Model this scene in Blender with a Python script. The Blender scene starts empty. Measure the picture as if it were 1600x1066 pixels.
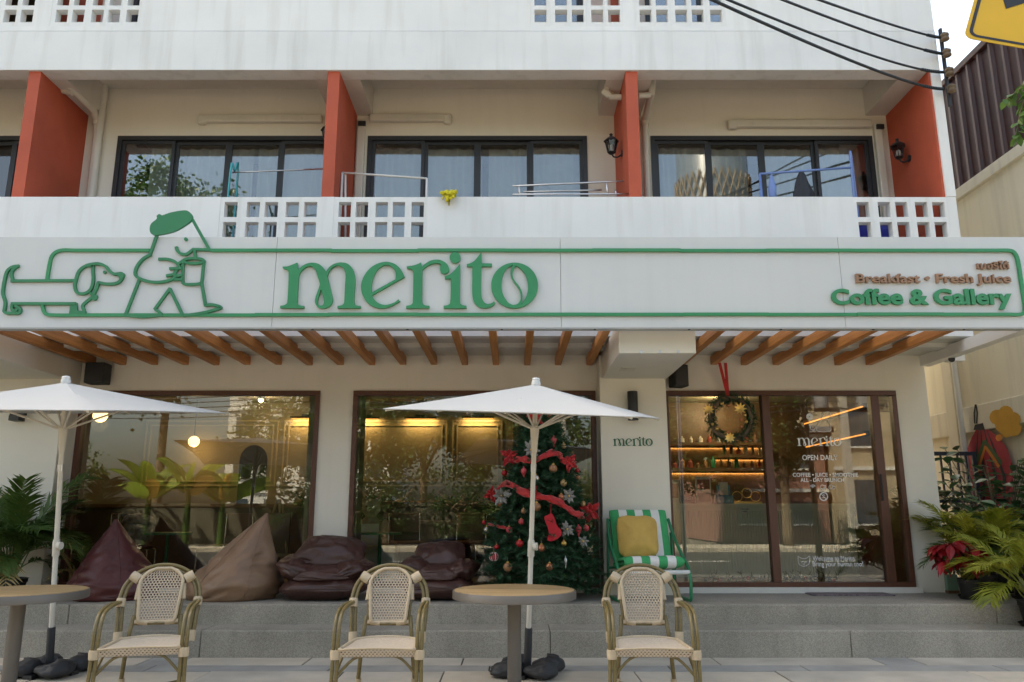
import bpy, math, random
from math import sin, cos, tan, pi, radians, sqrt, atan2
from mathutils import Vector, Matrix, noise, geometry
random.seed(7)
R = random.Random(11)
SC = bpy.context.scene
COL = SC.collection

# ------------------------------------------------------------------ camera, sky, sun, exposure
F, PITCH, EYE = 1222.0, radians(12.3), 1.3
cam = bpy.data.objects.new('camera', bpy.data.cameras.new('camera'))
COL.objects.link(cam)
cam.location = (0, 0, EYE)
cam.rotation_euler = (radians(90) + PITCH, 0, 0)
cam.data.sensor_width = 36.0
cam.data.lens = 36.0 * F / 1600.0
cam.data.clip_start = 0.05
cam.data.clip_end = 2000
SC.camera = cam

SUN_EL, SUN_AZ = radians(50), radians(-50)         # behind the building, a little to the left
w = bpy.data.worlds.new('World'); SC.world = w; w.use_nodes = True
nt = w.node_tree; bg = nt.nodes['Background']
sky = nt.nodes.new('ShaderNodeTexSky'); sky.sky_type = 'NISHITA'; sky.sun_disc = False
sky.sun_elevation = SUN_EL; sky.sun_rotation = SUN_AZ
sky.air_density = 1.0; sky.dust_density = 5.0; sky.ozone_density = 1.0
nt.links.new(sky.outputs[0], bg.inputs[0]); bg.inputs[1].default_value = 0.12

sd = bpy.data.lights.new('sun', 'SUN'); sd.energy = 3.2; sd.angle = radians(0.6); sd.color = (1, .93, .82)
sun = bpy.data.objects.new('sun', sd); COL.objects.link(sun)
sdir = Vector((sin(SUN_AZ) * cos(SUN_EL), cos(SUN_AZ) * cos(SUN_EL), sin(SUN_EL)))
sun.rotation_euler = sdir.to_track_quat('Z', 'Y').to_euler()
sun.location = (0, 0, 40)

vs = SC.view_settings
vs.view_transform = 'Standard'; vs.look = 'None'; vs.gamma = 1; vs.use_curve_mapping = False
vs.exposure = 2.36
vs.use_white_balance = True; vs.white_balance_temperature = 7900; vs.white_balance_tint = 6   # camera balanced for open shade
SC.cycles.use_denoising = True
SC.cycles.max_bounces = 10; SC.cycles.diffuse_bounces = 5; SC.cycles.glossy_bounces = 5
SC.cycles.transparent_max_bounces = 16
SC.cycles.sample_clamp_indirect = 6
SC.cycles.caustics_reflective = False; SC.cycles.caustics_refractive = False

# ------------------------------------------------------------------ measuring: picture point -> place
def ray(x, y):
    u = (x - 800) / F; v = (533 - y) / F
    return u, cos(PITCH) - v * sin(PITCH), sin(PITCH) + v * cos(PITCH)
def at(x, y, Y):
    u, a, b = ray(x, y); t = Y / a
    return Vector((u * t, Y, EYE + b * t))
def atz(x, y, z):
    u, a, b = ray(x, y); t = (z - EYE) / b
    return Vector((u * t, a * t, z))
def atx(x, y, X):
    u, a, b = ray(x, y); t = X / u
    return Vector((X, a * t, EYE + b * t))
def mir(x, y, Y, YG=9.2):                 # what a pane shows of the far side of the street
    p = at(x, y, 2 * YG - Y); p.y = Y
    return p

# main planes (metres in front of the camera)
YS, YF, YW, YP = 7.10, 8.10, 9.15, 8.85     # sign, balcony front, wall, pillar front
DECK = 0.42

# ------------------------------------------------------------------ materials
MATS = {}
def pm(name, col, rough=.6, var=.08, scale=3.0, bump=0.0, bscale=60.0, metal=0.0, stain=0.0, stain_col=None,
       spec=None, speck=0.0, speck_scale=150.0, sheen=0.0, stretch=(1, 1, 1)):
    if name in MATS: return MATS[name]
    m = bpy.data.materials.new(name); m.use_nodes = True
    n = m.node_tree.nodes; l = m.node_tree.links
    b = n['Principled BSDF']
    b.inputs['Roughness'].default_value = rough; b.inputs['Metallic'].default_value = metal
    if spec is not None: b.inputs['Specular IOR Level'].default_value = spec
    if sheen: b.inputs['Sheen Weight'].default_value = sheen
    tc = n.new('ShaderNodeTexCoord'); mp = n.new('ShaderNodeMapping'); mp.inputs['Scale'].default_value = stretch
    l.new(tc.outputs['Object'], mp.inputs[0])
    nz = n.new('ShaderNodeTexNoise'); nz.inputs['Scale'].default_value = scale; nz.inputs['Detail'].default_value = 6
    l.new(mp.outputs[0], nz.inputs['Vector'])
    rp = n.new('ShaderNodeMapRange'); rp.inputs[1].default_value = .3; rp.inputs[2].default_value = .7
    rp.inputs[3].default_value = 1 - var; rp.inputs[4].default_value = 1 + var
    l.new(nz.outputs[0], rp.inputs[0])
    mx = n.new('ShaderNodeMix'); mx.data_type = 'RGBA'; mx.blend_type = 'MULTIPLY'; mx.inputs[0].default_value = 1
    mx.inputs[6].default_value = (*col, 1); l.new(rp.outputs[0], mx.inputs[7])
    out = mx.outputs[2]
    if stain:
        mp2 = n.new('ShaderNodeMapping'); mp2.inputs['Scale'].default_value = (5, 5, .35)
        l.new(tc.outputs['Object'], mp2.inputs[0])
        n2 = n.new('ShaderNodeTexNoise'); n2.inputs['Scale'].default_value = 1.6; n2.inputs['Detail'].default_value = 8
        l.new(mp2.outputs[0], n2.inputs['Vector'])
        r2 = n.new('ShaderNodeMapRange'); r2.inputs[1].default_value = .5; r2.inputs[2].default_value = .78
        r2.inputs[3].default_value = 0; r2.inputs[4].default_value = stain
        l.new(n2.outputs[0], r2.inputs[0])
        m2 = n.new('ShaderNodeMix'); m2.data_type = 'RGBA'
        l.new(r2.outputs[0], m2.inputs[0]); l.new(out, m2.inputs[6]); m2.inputs[7].default_value = (*(stain_col or (.35, .33, .29)), 1)
        out = m2.outputs[2]
    if speck:
        v = n.new('ShaderNodeTexVoronoi'); v.inputs['Scale'].default_value = speck_scale
        l.new(tc.outputs['Object'], v.inputs['Vector'])
        sp = n.new('ShaderNodeSeparateColor'); l.new(v.outputs['Color'], sp.inputs[0])
        r3 = n.new('ShaderNodeMapRange'); r3.inputs[3].default_value = 1 - speck; r3.inputs[4].default_value = 1 + speck
        l.new(sp.outputs[0], r3.inputs[0])
        m3 = n.new('ShaderNodeMix'); m3.data_type = 'RGBA'; m3.blend_type = 'MULTIPLY'; m3.inputs[0].default_value = 1
        l.new(out, m3.inputs[6]); l.new(r3.outputs[0], m3.inputs[7]); out = m3.outputs[2]
    l.new(out, b.inputs['Base Color'])
    if bump:
        n3 = n.new('ShaderNodeTexNoise'); n3.inputs['Scale'].default_value = bscale; n3.inputs['Detail'].default_value = 4
        l.new(mp.outputs[0], n3.inputs['Vector'])
        bp = n.new('ShaderNodeBump'); bp.inputs['Strength'].default_value = bump; bp.inputs['Distance'].default_value = .01
        l.new(n3.outputs[0], bp.inputs['Height']); l.new(bp.outputs[0], b.inputs['Normal'])
    MATS[name] = m
    return m

def leafmat(name, col, col2, trans=.35, rough=.45):
    m = bpy.data.materials.new(name); m.use_nodes = True
    n = m.node_tree.nodes; l = m.node_tree.links; b = n['Principled BSDF']; o = n['Material Output']
    tc = n.new('ShaderNodeTexCoord'); nz = n.new('ShaderNodeTexNoise'); nz.inputs['Scale'].default_value = 7; nz.inputs['Detail'].default_value = 5
    l.new(tc.outputs['Object'], nz.inputs['Vector'])
    oi = n.new('ShaderNodeObjectInfo'); ad = n.new('ShaderNodeMath'); ad.operation = 'MULTIPLY_ADD'
    l.new(oi.outputs['Random'], ad.inputs[0]); ad.inputs[1].default_value = .5; l.new(nz.outputs[0], ad.inputs[2])
    r = n.new('ShaderNodeMapRange'); r.inputs[1].default_value = .35; r.inputs[2].default_value = 1.1
    l.new(ad.outputs[0], r.inputs[0])
    mx = n.new('ShaderNodeMix'); mx.data_type = 'RGBA'; l.new(r.outputs[0], mx.inputs[0])
    mx.inputs[6].default_value = (*col, 1); mx.inputs[7].default_value = (*col2, 1)
    l.new(mx.outputs[2], b.inputs['Base Color']); b.inputs['Roughness'].default_value = rough
    t = n.new('ShaderNodeBsdfTranslucent'); l.new(mx.outputs[2], t.inputs[0])
    ms = n.new('ShaderNodeMixShader'); ms.inputs[0].default_value = trans
    l.new(b.outputs[0], ms.inputs[1]); l.new(t.outputs[0], ms.inputs[2]); l.new(ms.outputs[0], o.inputs[0])
    MATS[name] = m
    return m

def emis(name, col, s):
    m = bpy.data.materials.new(name); m.use_nodes = True
    b = m.node_tree.nodes['Principled BSDF']; b.inputs['Base Color'].default_value = (*col, 1)
    b.inputs['Emission Color'].default_value = (*col, 1); b.inputs['Emission Strength'].default_value = s
    MATS[name] = m
    return m

def glassmat(name, tint, ior=1.5, gain=1.7, wav=.0):
    m = bpy.data.materials.new(name); m.use_nodes = True
    n = m.node_tree.nodes; l = m.node_tree.links; o = n['Material Output']; n.remove(n['Principled BSDF'])
    tr = n.new('ShaderNodeBsdfTransparent'); tr.inputs[0].default_value = (*tint, 1)
    gl = n.new('ShaderNodeBsdfGlossy'); gl.inputs['Roughness'].default_value = 0.0; gl.inputs[0].default_value = (.95, .97, 1, 1)
    fr = n.new('ShaderNodeFresnel'); fr.inputs[0].default_value = ior
    mu = n.new('ShaderNodeMath'); mu.operation = 'MULTIPLY'; mu.inputs[1].default_value = gain; mu.use_clamp = True
    l.new(fr.outputs[0], mu.inputs[0])
    if wav:
        tc = n.new('ShaderNodeTexCoord'); nz = n.new('ShaderNodeTexNoise'); nz.inputs['Scale'].default_value = 1.3; nz.inputs['Detail'].default_value = 0
        l.new(tc.outputs['Object'], nz.inputs['Vector'])
        bp = n.new('ShaderNodeBump'); bp.inputs['Strength'].default_value = wav; bp.inputs['Distance'].default_value = .02
        l.new(nz.outputs[0], bp.inputs['Height']); l.new(bp.outputs[0], gl.inputs['Normal'])
    ms = n.new('ShaderNodeMixShader'); l.new(mu.outputs[0], ms.inputs[0]); l.new(tr.outputs[0], ms.inputs[1]); l.new(gl.outputs[0], ms.inputs[2])
    l.new(ms.outputs[0], o.inputs[0]); MATS[name] = m
    return m

def woodmat(name, col, col2, rough=.5, scale=(1, 14, 14), bump=.1):
    m = bpy.data.materials.new(name); m.use_nodes = True
    n = m.node_tree.nodes; l = m.node_tree.links; b = n['Principled BSDF']
    tc = n.new('ShaderNodeTexCoord'); mp = n.new('ShaderNodeMapping'); mp.inputs['Scale'].default_value = scale
    oi = n.new('ShaderNodeObjectInfo'); va = n.new('ShaderNodeVectorMath'); va.operation = 'ADD'
    l.new(tc.outputs['Object'], va.inputs[0]); l.new(oi.outputs['Random'], va.inputs[1]); l.new(va.outputs[0], mp.inputs[0])
    nz = n.new('ShaderNodeTexNoise'); nz.inputs['Scale'].default_value = 2.2; nz.inputs['Detail'].default_value = 7; nz.inputs['Distortion'].default_value = .6
    l.new(mp.outputs[0], nz.inputs['Vector'])
    r = n.new('ShaderNodeMapRange'); r.inputs[1].default_value = .3; r.inputs[2].default_value = .72; l.new(nz.outputs[0], r.inputs[0])
    mx = n.new('ShaderNodeMix'); mx.data_type = 'RGBA'; l.new(r.outputs[0], mx.inputs[0])
    mx.inputs[6].default_value = (*col, 1); mx.inputs[7].default_value = (*col2, 1)
    hs = n.new('ShaderNodeHueSaturation'); mr = n.new('ShaderNodeMapRange'); mr.inputs[3].default_value = .82; mr.inputs[4].default_value = 1.15
    l.new(oi.outputs['Random'], mr.inputs[0]); l.new(mr.outputs[0], hs.inputs['Value']); l.new(mx.outputs[2], hs.inputs['Color'])
    l.new(hs.outputs[0], b.inputs['Base Color']); b.inputs['Roughness'].default_value = rough
    bp = n.new('ShaderNodeBump'); bp.inputs['Strength'].default_value = bump; bp.inputs['Distance'].default_value = .005
    l.new(nz.outputs[0], bp.inputs['Height']); l.new(bp.outputs[0], b.inputs['Normal'])
    MATS[name] = m
    return m

M = MATS
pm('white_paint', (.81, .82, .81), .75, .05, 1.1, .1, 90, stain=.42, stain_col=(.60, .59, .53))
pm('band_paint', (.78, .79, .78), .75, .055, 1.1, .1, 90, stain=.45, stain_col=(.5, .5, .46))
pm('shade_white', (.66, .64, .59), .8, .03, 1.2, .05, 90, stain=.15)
pm('cream_paint', (.77, .73, .65), .8, .03, 1.5, .06, 110, stain=.08, stain_col=(.45, .4, .3))
pm('cream_pillar', (.76, .72, .63), .8, .03, 1.5, .05, 110, stain=.06, stain_col=(.5, .45, .36))
pm('red_paint', (.50, .095, .048), .75, .12, 2, .08, 120, stain=.12, stain_col=(.3, .09, .06))
pm('old_cream', (.74, .69, .56), .85, .06, .8, .12, 60, stain=.3, stain_col=(.36, .34, .27))
pm('old_cream_trim', (.70, .66, .55), .85, .06, 1.2, .1, 60, stain=.35, stain_col=(.34, .33, .28))
pm('dark_alu', (.022, .024, .028), .4, .1, 3)
pm('brown_frame', (.10, .036, .02), .42, .15, 6, .05, 40, stretch=(8, 8, 1))
pm('sign_alu', (.61, .622, .612), .5, .03, .7, stain=.14, stain_col=(.46, .47, .46))
pm('sign_edge', (.42, .43, .42), .5, .05)
pm('green_acrylic', (.022, .245, .095), .4, .07, 3)
pm('green_dark', (.022, .20, .085), .45, .07, 3)
pm('brown_letter', (.30, .165, .095), .5, .08)
pm('pvc', (.66, .63, .56), .5, .05, 2, stain=.15)
pm('black_metal', (.018, .018, .02), .45, .15)
pm('black_plastic', (.014, .014, .015), .5, .1, bump=.05)
pm('steel', (.55, .56, .58), .28, .06, metal=1)
pm('white_metal', (.72, .71, .68), .4, .04)
pm('palm_dry', (.30, .22, .09), .7, .2, 8)
pm('umbrella_pole', (.66, .62, .54), .4, .04)
pm('canopy_cloth', (.54, .535, .515), .85, .025, 2, .05, 300)
pm('grey_bag', (.028, .029, .032), .6, .15, 6, .3, 30)
pm('concrete_wash', (.32, .29, .24), .9, .2, 1.4, .5, 220, speck=.26, speck_scale=170, stain=.3, stain_col=(.14, .135, .12))
pm('concrete_top', (.31, .285, .245), .8, .1, 1.6, .25, 200, speck=.28, speck_scale=160)
pm('joint', (.09, .085, .08), .95, .2, 5)
pm('slab_a', (.52, .455, .36), .85, .16, 2.2, .3, 60, stain=.15, stain_col=(.2, .19, .18))
pm('slab_b', (.45, .405, .335), .85, .16, 2.6, .3, 60)
pm('slab_c', (.31, .30, .275), .85, .18, 3.0, .3, 60)
pm('asphalt', (.055, .054, .052), .9, .2, 1.5, .4, 150, speck=.3)
pm('far_ground', (.16, .15, .12), .95, .25, .2, .3, 20)
pm('leather_maroon', (.085, .020, .020), .42, .2, 5, .5, 20)
pm('leather_brown', (.060, .024, .018), .42, .2, 5, .5, 22)
pm('leather_tan', (.25, .15, .092), .46, .14, 5, .5, 20)
pm('rattan_frame', (.155, .115, .042), .36, .16, 9, stretch=(1, 1, 6))
pm('weave_cream', (.50, .41, .31), .7, .08, 40)
pm('binding', (.49, .39, .265), .65, .08, 30, .4, 160)
pm('table_rim', (.15, .13, .11), .4, .05)
woodmat('table_wood', (.50, .34, .17), (.37, .23, .105), .5)
woodmat('beam_wood', (.60, .25, .07), (.42, .155, .04), .5, (14, 1.2, 14))
pm('stripe_green', (.035, .36, .13), .8, .06, 20, .1, 200)
pm('stripe_white', (.74, .74, .72), .8, .04, 20, .1, 200)
pm('chair_green', (.01, .19, .085), .35, .05)
pm('mustard', (.60, .38, .10), .8, .09, 9, .25, 60)
pm('red_velvet', (.50, .012, .016), .6, .15, 12, .2, 60, sheen=.4)
pm('felt_red', (.52, .02, .035), .85, .08, 30, .2, 120)
pm('silver_petal', (.27, .27, .26), .4, .1, 30)
pm('plastic_pot', (.012, .012, .013), .55, .2, 12, .1, 60)
pm('soil', (.05, .035, .022), .95, .3, 30, .6, 60)
pm('bark', (.16, .115, .075), .9, .25, 8, .6, 30)
pm('corrugated', (.060, .020, .016), .45, .12, 2)
pm('corrugated_glint', (.12, .07, .065), .4, .1, 2)  # lighter copy of the sheet colour, painting highlights on the ribs
pm('gate_blue', (.025, .035, .055), .5, .1)
pm('sign_yellow', (.62, .36, .008), .45, .05)
pm('sign_black', (.012, .012, .012), .5, .05)
pm('cable', (.012, .02, .028), .5, .1)
pm('cyan_metal', (.03, .36, .40), .4, .06)
pm('blue_metal', (.16, .26, .55), .4, .06)
pm('blue_plastic', (.015, .03, .42), .4, .06)
pm('yellow_cloth', (.66, .56, .03), .85, .12, 30, .5, 60)
pm('dark_cloth', (.03, .035, .045), .85, .15, 20, .3, 60)
pm('curtain_grey', (.74, .75, .72), .85, .06, 5)
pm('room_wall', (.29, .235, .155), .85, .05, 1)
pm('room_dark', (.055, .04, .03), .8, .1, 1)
pm('room_floor', (.18, .14, .10), .5, .15, 2)
pm('moulding', (.46, .36, .23), .7, .05)
pm('counter_green', (.58, .61, .50), .7, .05, 2)
pm('shelf_wood', (.13, .07, .035), .5, .2, 6)
pm('cloth_white', (.62, .60, .55), .9, .06, 6, .2, 40)
pm('decal', (.82, .82, .80), .6, .02)
pm('decal_green', (.01, .12, .055), .6, .02)
pm('bear_fur', (.36, .27, .2), .95, .15, 30, .5, 90)
pm('gold', (.62, .40, .12), .3, .1, 20, metal=.8)
pm('copper', (.50, .19, .10), .28, .08, metal=.6)
pm('bronze', (.33, .17, .09), .45, .08, metal=.3)
pm('bauble_red', (.42, .012, .02), .22, .08)
pm('bauble_pink', (.55, .06, .08), .3, .08)
pm('bauble_silver', (.7, .64, .6), .2, .06, metal=.8)
pm('bauble_tan', (.55, .36, .18), .4, .06, metal=.3)
pm('mural_red', (.36, .025, .04), .85, .12, 4, stain=.1)
pm('mural_dark', (.03, .03, .035), .85, .1)
pm('mural_yellow', (.55, .29, .03), .85, .1, 5)
pm('mural_orange', (.62, .20, .03), .85, .1, 5)
pm('mural_green', (.06, .12, .04), .85, .1, 5)
pm('mat_weave', (.16, .13, .14), .95, .6, 30, .5, 90, stretch=(1, 9, 1))
pm('paper', (.62, .58, .52), .8, .25, 9)
pm('print_red', (.35, .06, .05), .7, .3, 14)
pm('print_blue', (.10, .28, .42), .7, .3, 14)
pm('box_green', (.16, .26, .19), .8, .1, 5)
pm('facade_far', (.40, .33, .23), .85, .08, .5, stain=.2)
pm('facade_pink', (.30, .15, .12), .85, .08, .5, stain=.2)
pm('facade_white', (.66, .66, .64), .85, .06, .5, stain=.2)
pm('far_glass', (.05, .07, .09), .1, .1)
pm('roof_metal', (.20, .21, .23), .5, .1, 1)
pm('chrome', (.7, .7, .72), .12, .03, metal=1)
pm('seat_brown', (.16, .06, .035), .6, .1)
pm('cushion_print', (.35, .28, .24), .9, .7, 16)
pm('pole_concrete', (.40, .38, .34), .9, .1, 3)
leafmat('pine', (.012, .058, .026), (.035, .125, .05), .15, .5)
leafmat('palm_leaf', (.17, .21, .022), (.46, .45, .07), .4)
leafmat('palm_dark', (.035, .09, .018), (.11, .19, .045), .35)
leafmat('clusia_leaf', (.02, .07, .028), (.075, .155, .065), .15, .3)
leafmat('banana_leaf', (.09, .20, .02), (.28, .36, .05), .45)
leafmat('banana_dry', (.45, .26, .04), (.55, .33, .06), .4)
pm('tower_skin', (.09, .115, .15), .3, .1, 1)
pm('mossy_wall', (.13, .12, .09), .9, .3, 2)
leafmat('tree_leaf', (.022, .06, .012), (.085, .14, .03), .3)
leafmat('poinsettia', (.24, .005, .012), (.42, .015, .022), .25)
leafmat('twig_leaf', (.05, .13, .025), (.14, .24, .05), .45)
leafmat('palm_stem', (.13, .15, .03), (.24, .22, .06), .1)
glassmat('shop_glass', (.88, .91, .88), 1.52, 1.45)
glassmat('tint_glass', (.80, .83, .82), 1.6, 2.1)
glassmat('lamp_glass', (.85, .88, .9), 1.45, 1.5)
emis('led', (1, .34, .07), .75)
emis('bulb', (1, .75, .45), 4)
emis('led_dim', (1, .34, .07), .38)
emis('globe', (1, .62, .26), 1.0)

# ------------------------------------------------------------------ mesh builder
class MB:
    def __init__(s): s.v = []; s.f = []
    def add(s, vs, fs):
        o = len(s.v); s.v += [tuple(p) for p in vs]; s.f += [tuple(i + o for i in f) for f in fs]; return s
    def box(s, x0, x1, y0, y1, z0, z1):
        return s.add([(x0, y0, z0), (x1, y0, z0), (x1, y1, z0), (x0, y1, z0), (x0, y0, z1), (x1, y0, z1), (x1, y1, z1), (x0, y1, z1)],
                     [(0, 3, 2, 1), (4, 5, 6, 7), (0, 1, 5, 4), (1, 2, 6, 5), (2, 3, 7, 6), (3, 0, 4, 7)])
    def quad(s, a, b, c, d): return s.add([a, b, c, d], [(0, 1, 2, 3)])
    def tube(s, pts, r, n=8, closed=False, cap=True, flat=1.0, up=None):
        pts = [Vector(p) for p in pts]; k = len(pts)
        rs = r if isinstance(r, (list, tuple)) else [r] * k
        T = []
        for i in range(k):
            if closed: t = pts[(i + 1) % k] - pts[i - 1]
            else: t = pts[min(i + 1, k - 1)] - pts[max(i - 1, 0)]
            T.append(t.normalized() if t.length > 1e-9 else Vector((0, 0, 1)))
        ref = Vector(up) if up else (Vector((0, 0, 1)) if abs(T[0].z) < .9 else Vector((0, 1, 0)))
        N = (ref - T[0] * ref.dot(T[0])).normalized()
        vs = []
        for i in range(k):
            if up:
                N = Vector(up); 
            N = (N - T[i] * N.dot(T[i]))
            N = N.normalized() if N.length > 1e-6 else T[i].orthogonal().normalized()
            B = T[i].cross(N)
            for j in range(n):
                a = 2 * pi * j / n
                vs.append(pts[i] + (N * cos(a) + B * sin(a) * flat) * rs[i])
        fs = []
        for i in range(k if closed else k - 1):
            a = i * n; b = ((i + 1) % k) * n
            for j in range(n):
                fs.append((a + j, a + (j + 1) % n, b + (j + 1) % n, b + j))
        if cap and not closed:
            fs.append(tuple(range(n - 1, -1, -1))); fs.append(tuple((k - 1) * n + j for j in range(n)))
        return s.add(vs, fs)
    def lathe(s, prof, c=(0, 0, 0), n=20):
        vs = []; fs = []
        for (r, z) in prof:
            for j in range(n):
                a = 2 * pi * j / n; vs.append((c[0] + r * cos(a), c[1] + r * sin(a), c[2] + z))
        for i in range(len(prof) - 1):
            for j in range(n):
                fs.append((i * n + j, i * n + (j + 1) % n, (i + 1) * n + (j + 1) % n, (i + 1) * n + j))
        fs.append(tuple(range(n - 1, -1, -1))); fs.append(tuple((len(prof) - 1) * n + j for j in range(n)))
        return s.add(vs, fs)
    def ball(s, c, r, nu=12, nv=8, sc=(1, 1, 1)):
        vs = [(c[0], c[1], c[2] - r * sc[2])]; fs = []
        for i in range(1, nv):
            t = -pi / 2 + pi * i / nv
            for j in range(nu):
                a = 2 * pi * j / nu; vs.append((c[0] + r * sc[0] * cos(t) * cos(a), c[1] + r * sc[1] * cos(t) * sin(a), c[2] + r * sc[2] * sin(t)))
        vs.append((c[0], c[1], c[2] + r * sc[2])); L = len(vs) - 1
        for j in range(nu):
            fs.append((0, 1 + (j + 1) % nu, 1 + j)); fs.append((L, L - nu + j, L - nu + (j + 1) % nu))
        for i in range(nv - 2):
            for j in range(nu):
                a = 1 + i * nu; fs.append((a + j, a + (j + 1) % nu, a + nu + (j + 1) % nu, a + nu + j))
        return s.add(vs, fs)
    def plate(s, loops, y0, y1, flipped=False):
        """flat piece in the x-z plane: loops = [outer, hole, ...] of (x, z); front at y0, back at y1"""
        lp = [[Vector((p[0], p[1], 0)) for p in L] for L in loops]
        tri = geometry.tessellate_polygon(lp)
        flat = [p for L in lp for p in L]; n = len(flat)
        vs = [(p.x, y0, p.y) for p in flat] + [(p.x, y1, p.y) for p in flat]
        fs = []
        for t in tri:
            a, b, c = (flat[i] for i in t)
            up = (b - a).cross(c - a).z
            t = tuple(t) if up > 0 else tuple(reversed(t))
            fs.append(t); fs.append(tuple(i + n for i in reversed(t)))
        o = 0
        for L in lp:
            k = len(L)
            ar = sum(L[i].x * L[(i + 1) % k].y - L[(i + 1) % k].x * L[i].y for i in range(k))
            for i in range(k):
                a, b = o + i, o + (i + 1) % k
                fs.append((a, a + n, b + n, b) if True else None)
            o += k
        return s.add(vs, fs)
    def build(s, name, mat, parent=None, smooth=False, bevel=0.0, kind=None, label=None, recalc=False):
        me = bpy.data.meshes.new(name); me.from_pydata(s.v, [], s.f)
        me.materials.append(M[mat] if isinstance(mat, str) else mat)
        if recalc:
            import bmesh
            bm = bmesh.new(); bm.from_mesh(me); bmesh.ops.recalc_face_normals(bm, faces=bm.faces); bm.to_mesh(me); bm.free()
        if smooth: me.polygons.foreach_set('use_smooth', [True] * len(me.polygons))
        o = bpy.data.objects.new(name, me); COL.objects.link(o)
        if parent is not None: o.parent = parent
        if bevel:
            md = o.modifiers.new('bevel', 'BEVEL'); md.width = bevel; md.segments = 2; md.limit_method = 'ANGLE'
        if smooth == 'auto':
            md = o.modifiers.new('split', 'EDGE_SPLIT'); md.split_angle = radians(40)
        if kind: o['kind'] = kind
        if label: o['label'] = label
        return o

def tag(o, label=None, cat=None, group=None, kind=None):
    if label: o['label'] = label
    if cat: o['category'] = cat
    if group: o['group'] = group
    if kind: o['kind'] = kind
    return o
def thing(name, label, cat, loc=(0, 0, 0), rz=0, group=None):
    o = bpy.data.objects.new(name, None); COL.objects.link(o); o.empty_display_size = .1
    o.location = loc; o.rotation_euler = (0, 0, rz)
    return tag(o, label, cat, group)
def copy_tree(o, parent=None):
    c = o.copy(); COL.objects.link(c)
    if parent is not None: c.parent = parent
    for ch in list(o.children): copy_tree(ch, c)
    return c
def inst(src, parent, loc=(0, 0, 0), rot=(0, 0, 0), sc=(1, 1, 1), name=None):
    c = bpy.data.objects.new(name or src.name.split('.')[0], src.data if not isinstance(src, bpy.types.Mesh) else src)
    COL.objects.link(c)
    if parent is not None: c.parent = parent
    c.location = loc; c.rotation_euler = rot; c.scale = sc
    return c
def mesh_of(mb, name, mat, smooth=False):
    me = bpy.data.meshes.new(name); me.from_pydata(mb.v, [], mb.f); me.materials.append(M[mat])
    if smooth: me.polygons.foreach_set('use_smooth', [True] * len(me.polygons))
    return me
def put(me, name, parent=None, loc=(0, 0, 0), rot=(0, 0, 0), sc=(1, 1, 1)):
    o = bpy.data.objects.new(name, me); COL.objects.link(o)
    if parent is not None: o.parent = parent
    o.location = loc; o.rotation_euler = rot; o.scale = sc
    return o
def catmull(pts, n=6, closed=False):
    """smooth run through points; a point written (x, y, 1) is a sharp corner"""
    k = len(pts); out = []
    V = [Vector(p[:2]) if len(p) < 4 else Vector(p[:3]) for p in pts]
    C = [len(p) == 3 and p[2] == 1 for p in pts]
    for i in range(k if closed else k - 1):
        p1, p2 = V[i], V[(i + 1) % k]
        p0 = V[i - 1] if (closed or i > 0) and not C[i] else p1
        p3 = V[(i + 2) % k] if (closed or i + 2 < k) and not C[(i + 1) % k] else p2
        out.append(p1)
        if C[i] and C[(i + 1) % k]: continue
        for j in range(1, n):
            t = j / n
            out.append(.5 * ((2 * p1) + (p2 - p0) * t + (2 * p0 - 5 * p1 + 4 * p2 - p3) * t * t + (3 * p1 - p0 - 3 * p2 + p3) * t ** 3))
    if not closed: out.append(V[-1])
    return out
def smooth3(pts, n=6):
    V = [Vector(p) for p in pts]; k = len(V); out = []
    for i in range(k - 1):
        p0, p1, p2, p3 = V[max(i - 1, 0)], V[i], V[i + 1], V[min(i + 2, k - 1)]
        for j in range(n):
            t = j / n
            out.append(.5 * ((2 * p1) + (p2 - p0) * t + (2 * p0 - 5 * p1 + 4 * p2 - p3) * t * t + (3 * p1 - p0 - 3 * p2 + p3) * t ** 3))
    out.append(V[-1])
    return out
def text_meshes(body, offset=0.0, res=4):
    """outline of a line of writing, split into characters: list of (verts, faces)"""
    cu = bpy.data.curves.new('txt', 'FONT'); cu.body = body; cu.size = 1; cu.offset = offset; cu.resolution_u = res
    cu.extrude = .05; cu.fill_mode = 'BOTH'
    ob = bpy.data.objects.new('txt', cu); COL.objects.link(ob)
    dg = bpy.context.evaluated_depsgraph_get()
    me = bpy.data.meshes.new_from_object(ob.evaluated_get(dg))
    vs = [v.co.copy() for v in me.vertices]; fs = [tuple(p.vertices) for p in me.polygons]
    bpy.data.objects.remove(ob); bpy.data.curves.remove(cu); bpy.data.meshes.remove(me)
    par = list(range(len(vs)))
    def find(a):
        while par[a] != a: par[a] = par[par[a]]; a = par[a]
        return a
    for f in fs:
        for a in f[1:]: par[find(a)] = find(f[0])
    isl = {}
    for i, v in enumerate(vs): isl.setdefault(find(i), []).append(i)
    grp = []
    for ids in sorted(isl.values(), key=lambda L: min(vs[i].x for i in L)):
        a, b = min(vs[i].x for i in ids), max(vs[i].x for i in ids)
        for g in grp:
            ov = min(b, g[1]) - max(a, g[0])
            if ov > .5 * min(b - a, g[1] - g[0]): g[0] = min(a, g[0]); g[1] = max(b, g[1]); g[2] += ids; break
        else: grp.append([a, b, list(ids)])
    out = []
    for g in grp:
        mp = {i: k for k, i in enumerate(g[2])}; st = set(g[2])
        out.append(([vs[i] for i in g[2]], [tuple(mp[i] for i in f) for f in fs if f[0] in st]))
    return out
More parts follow.
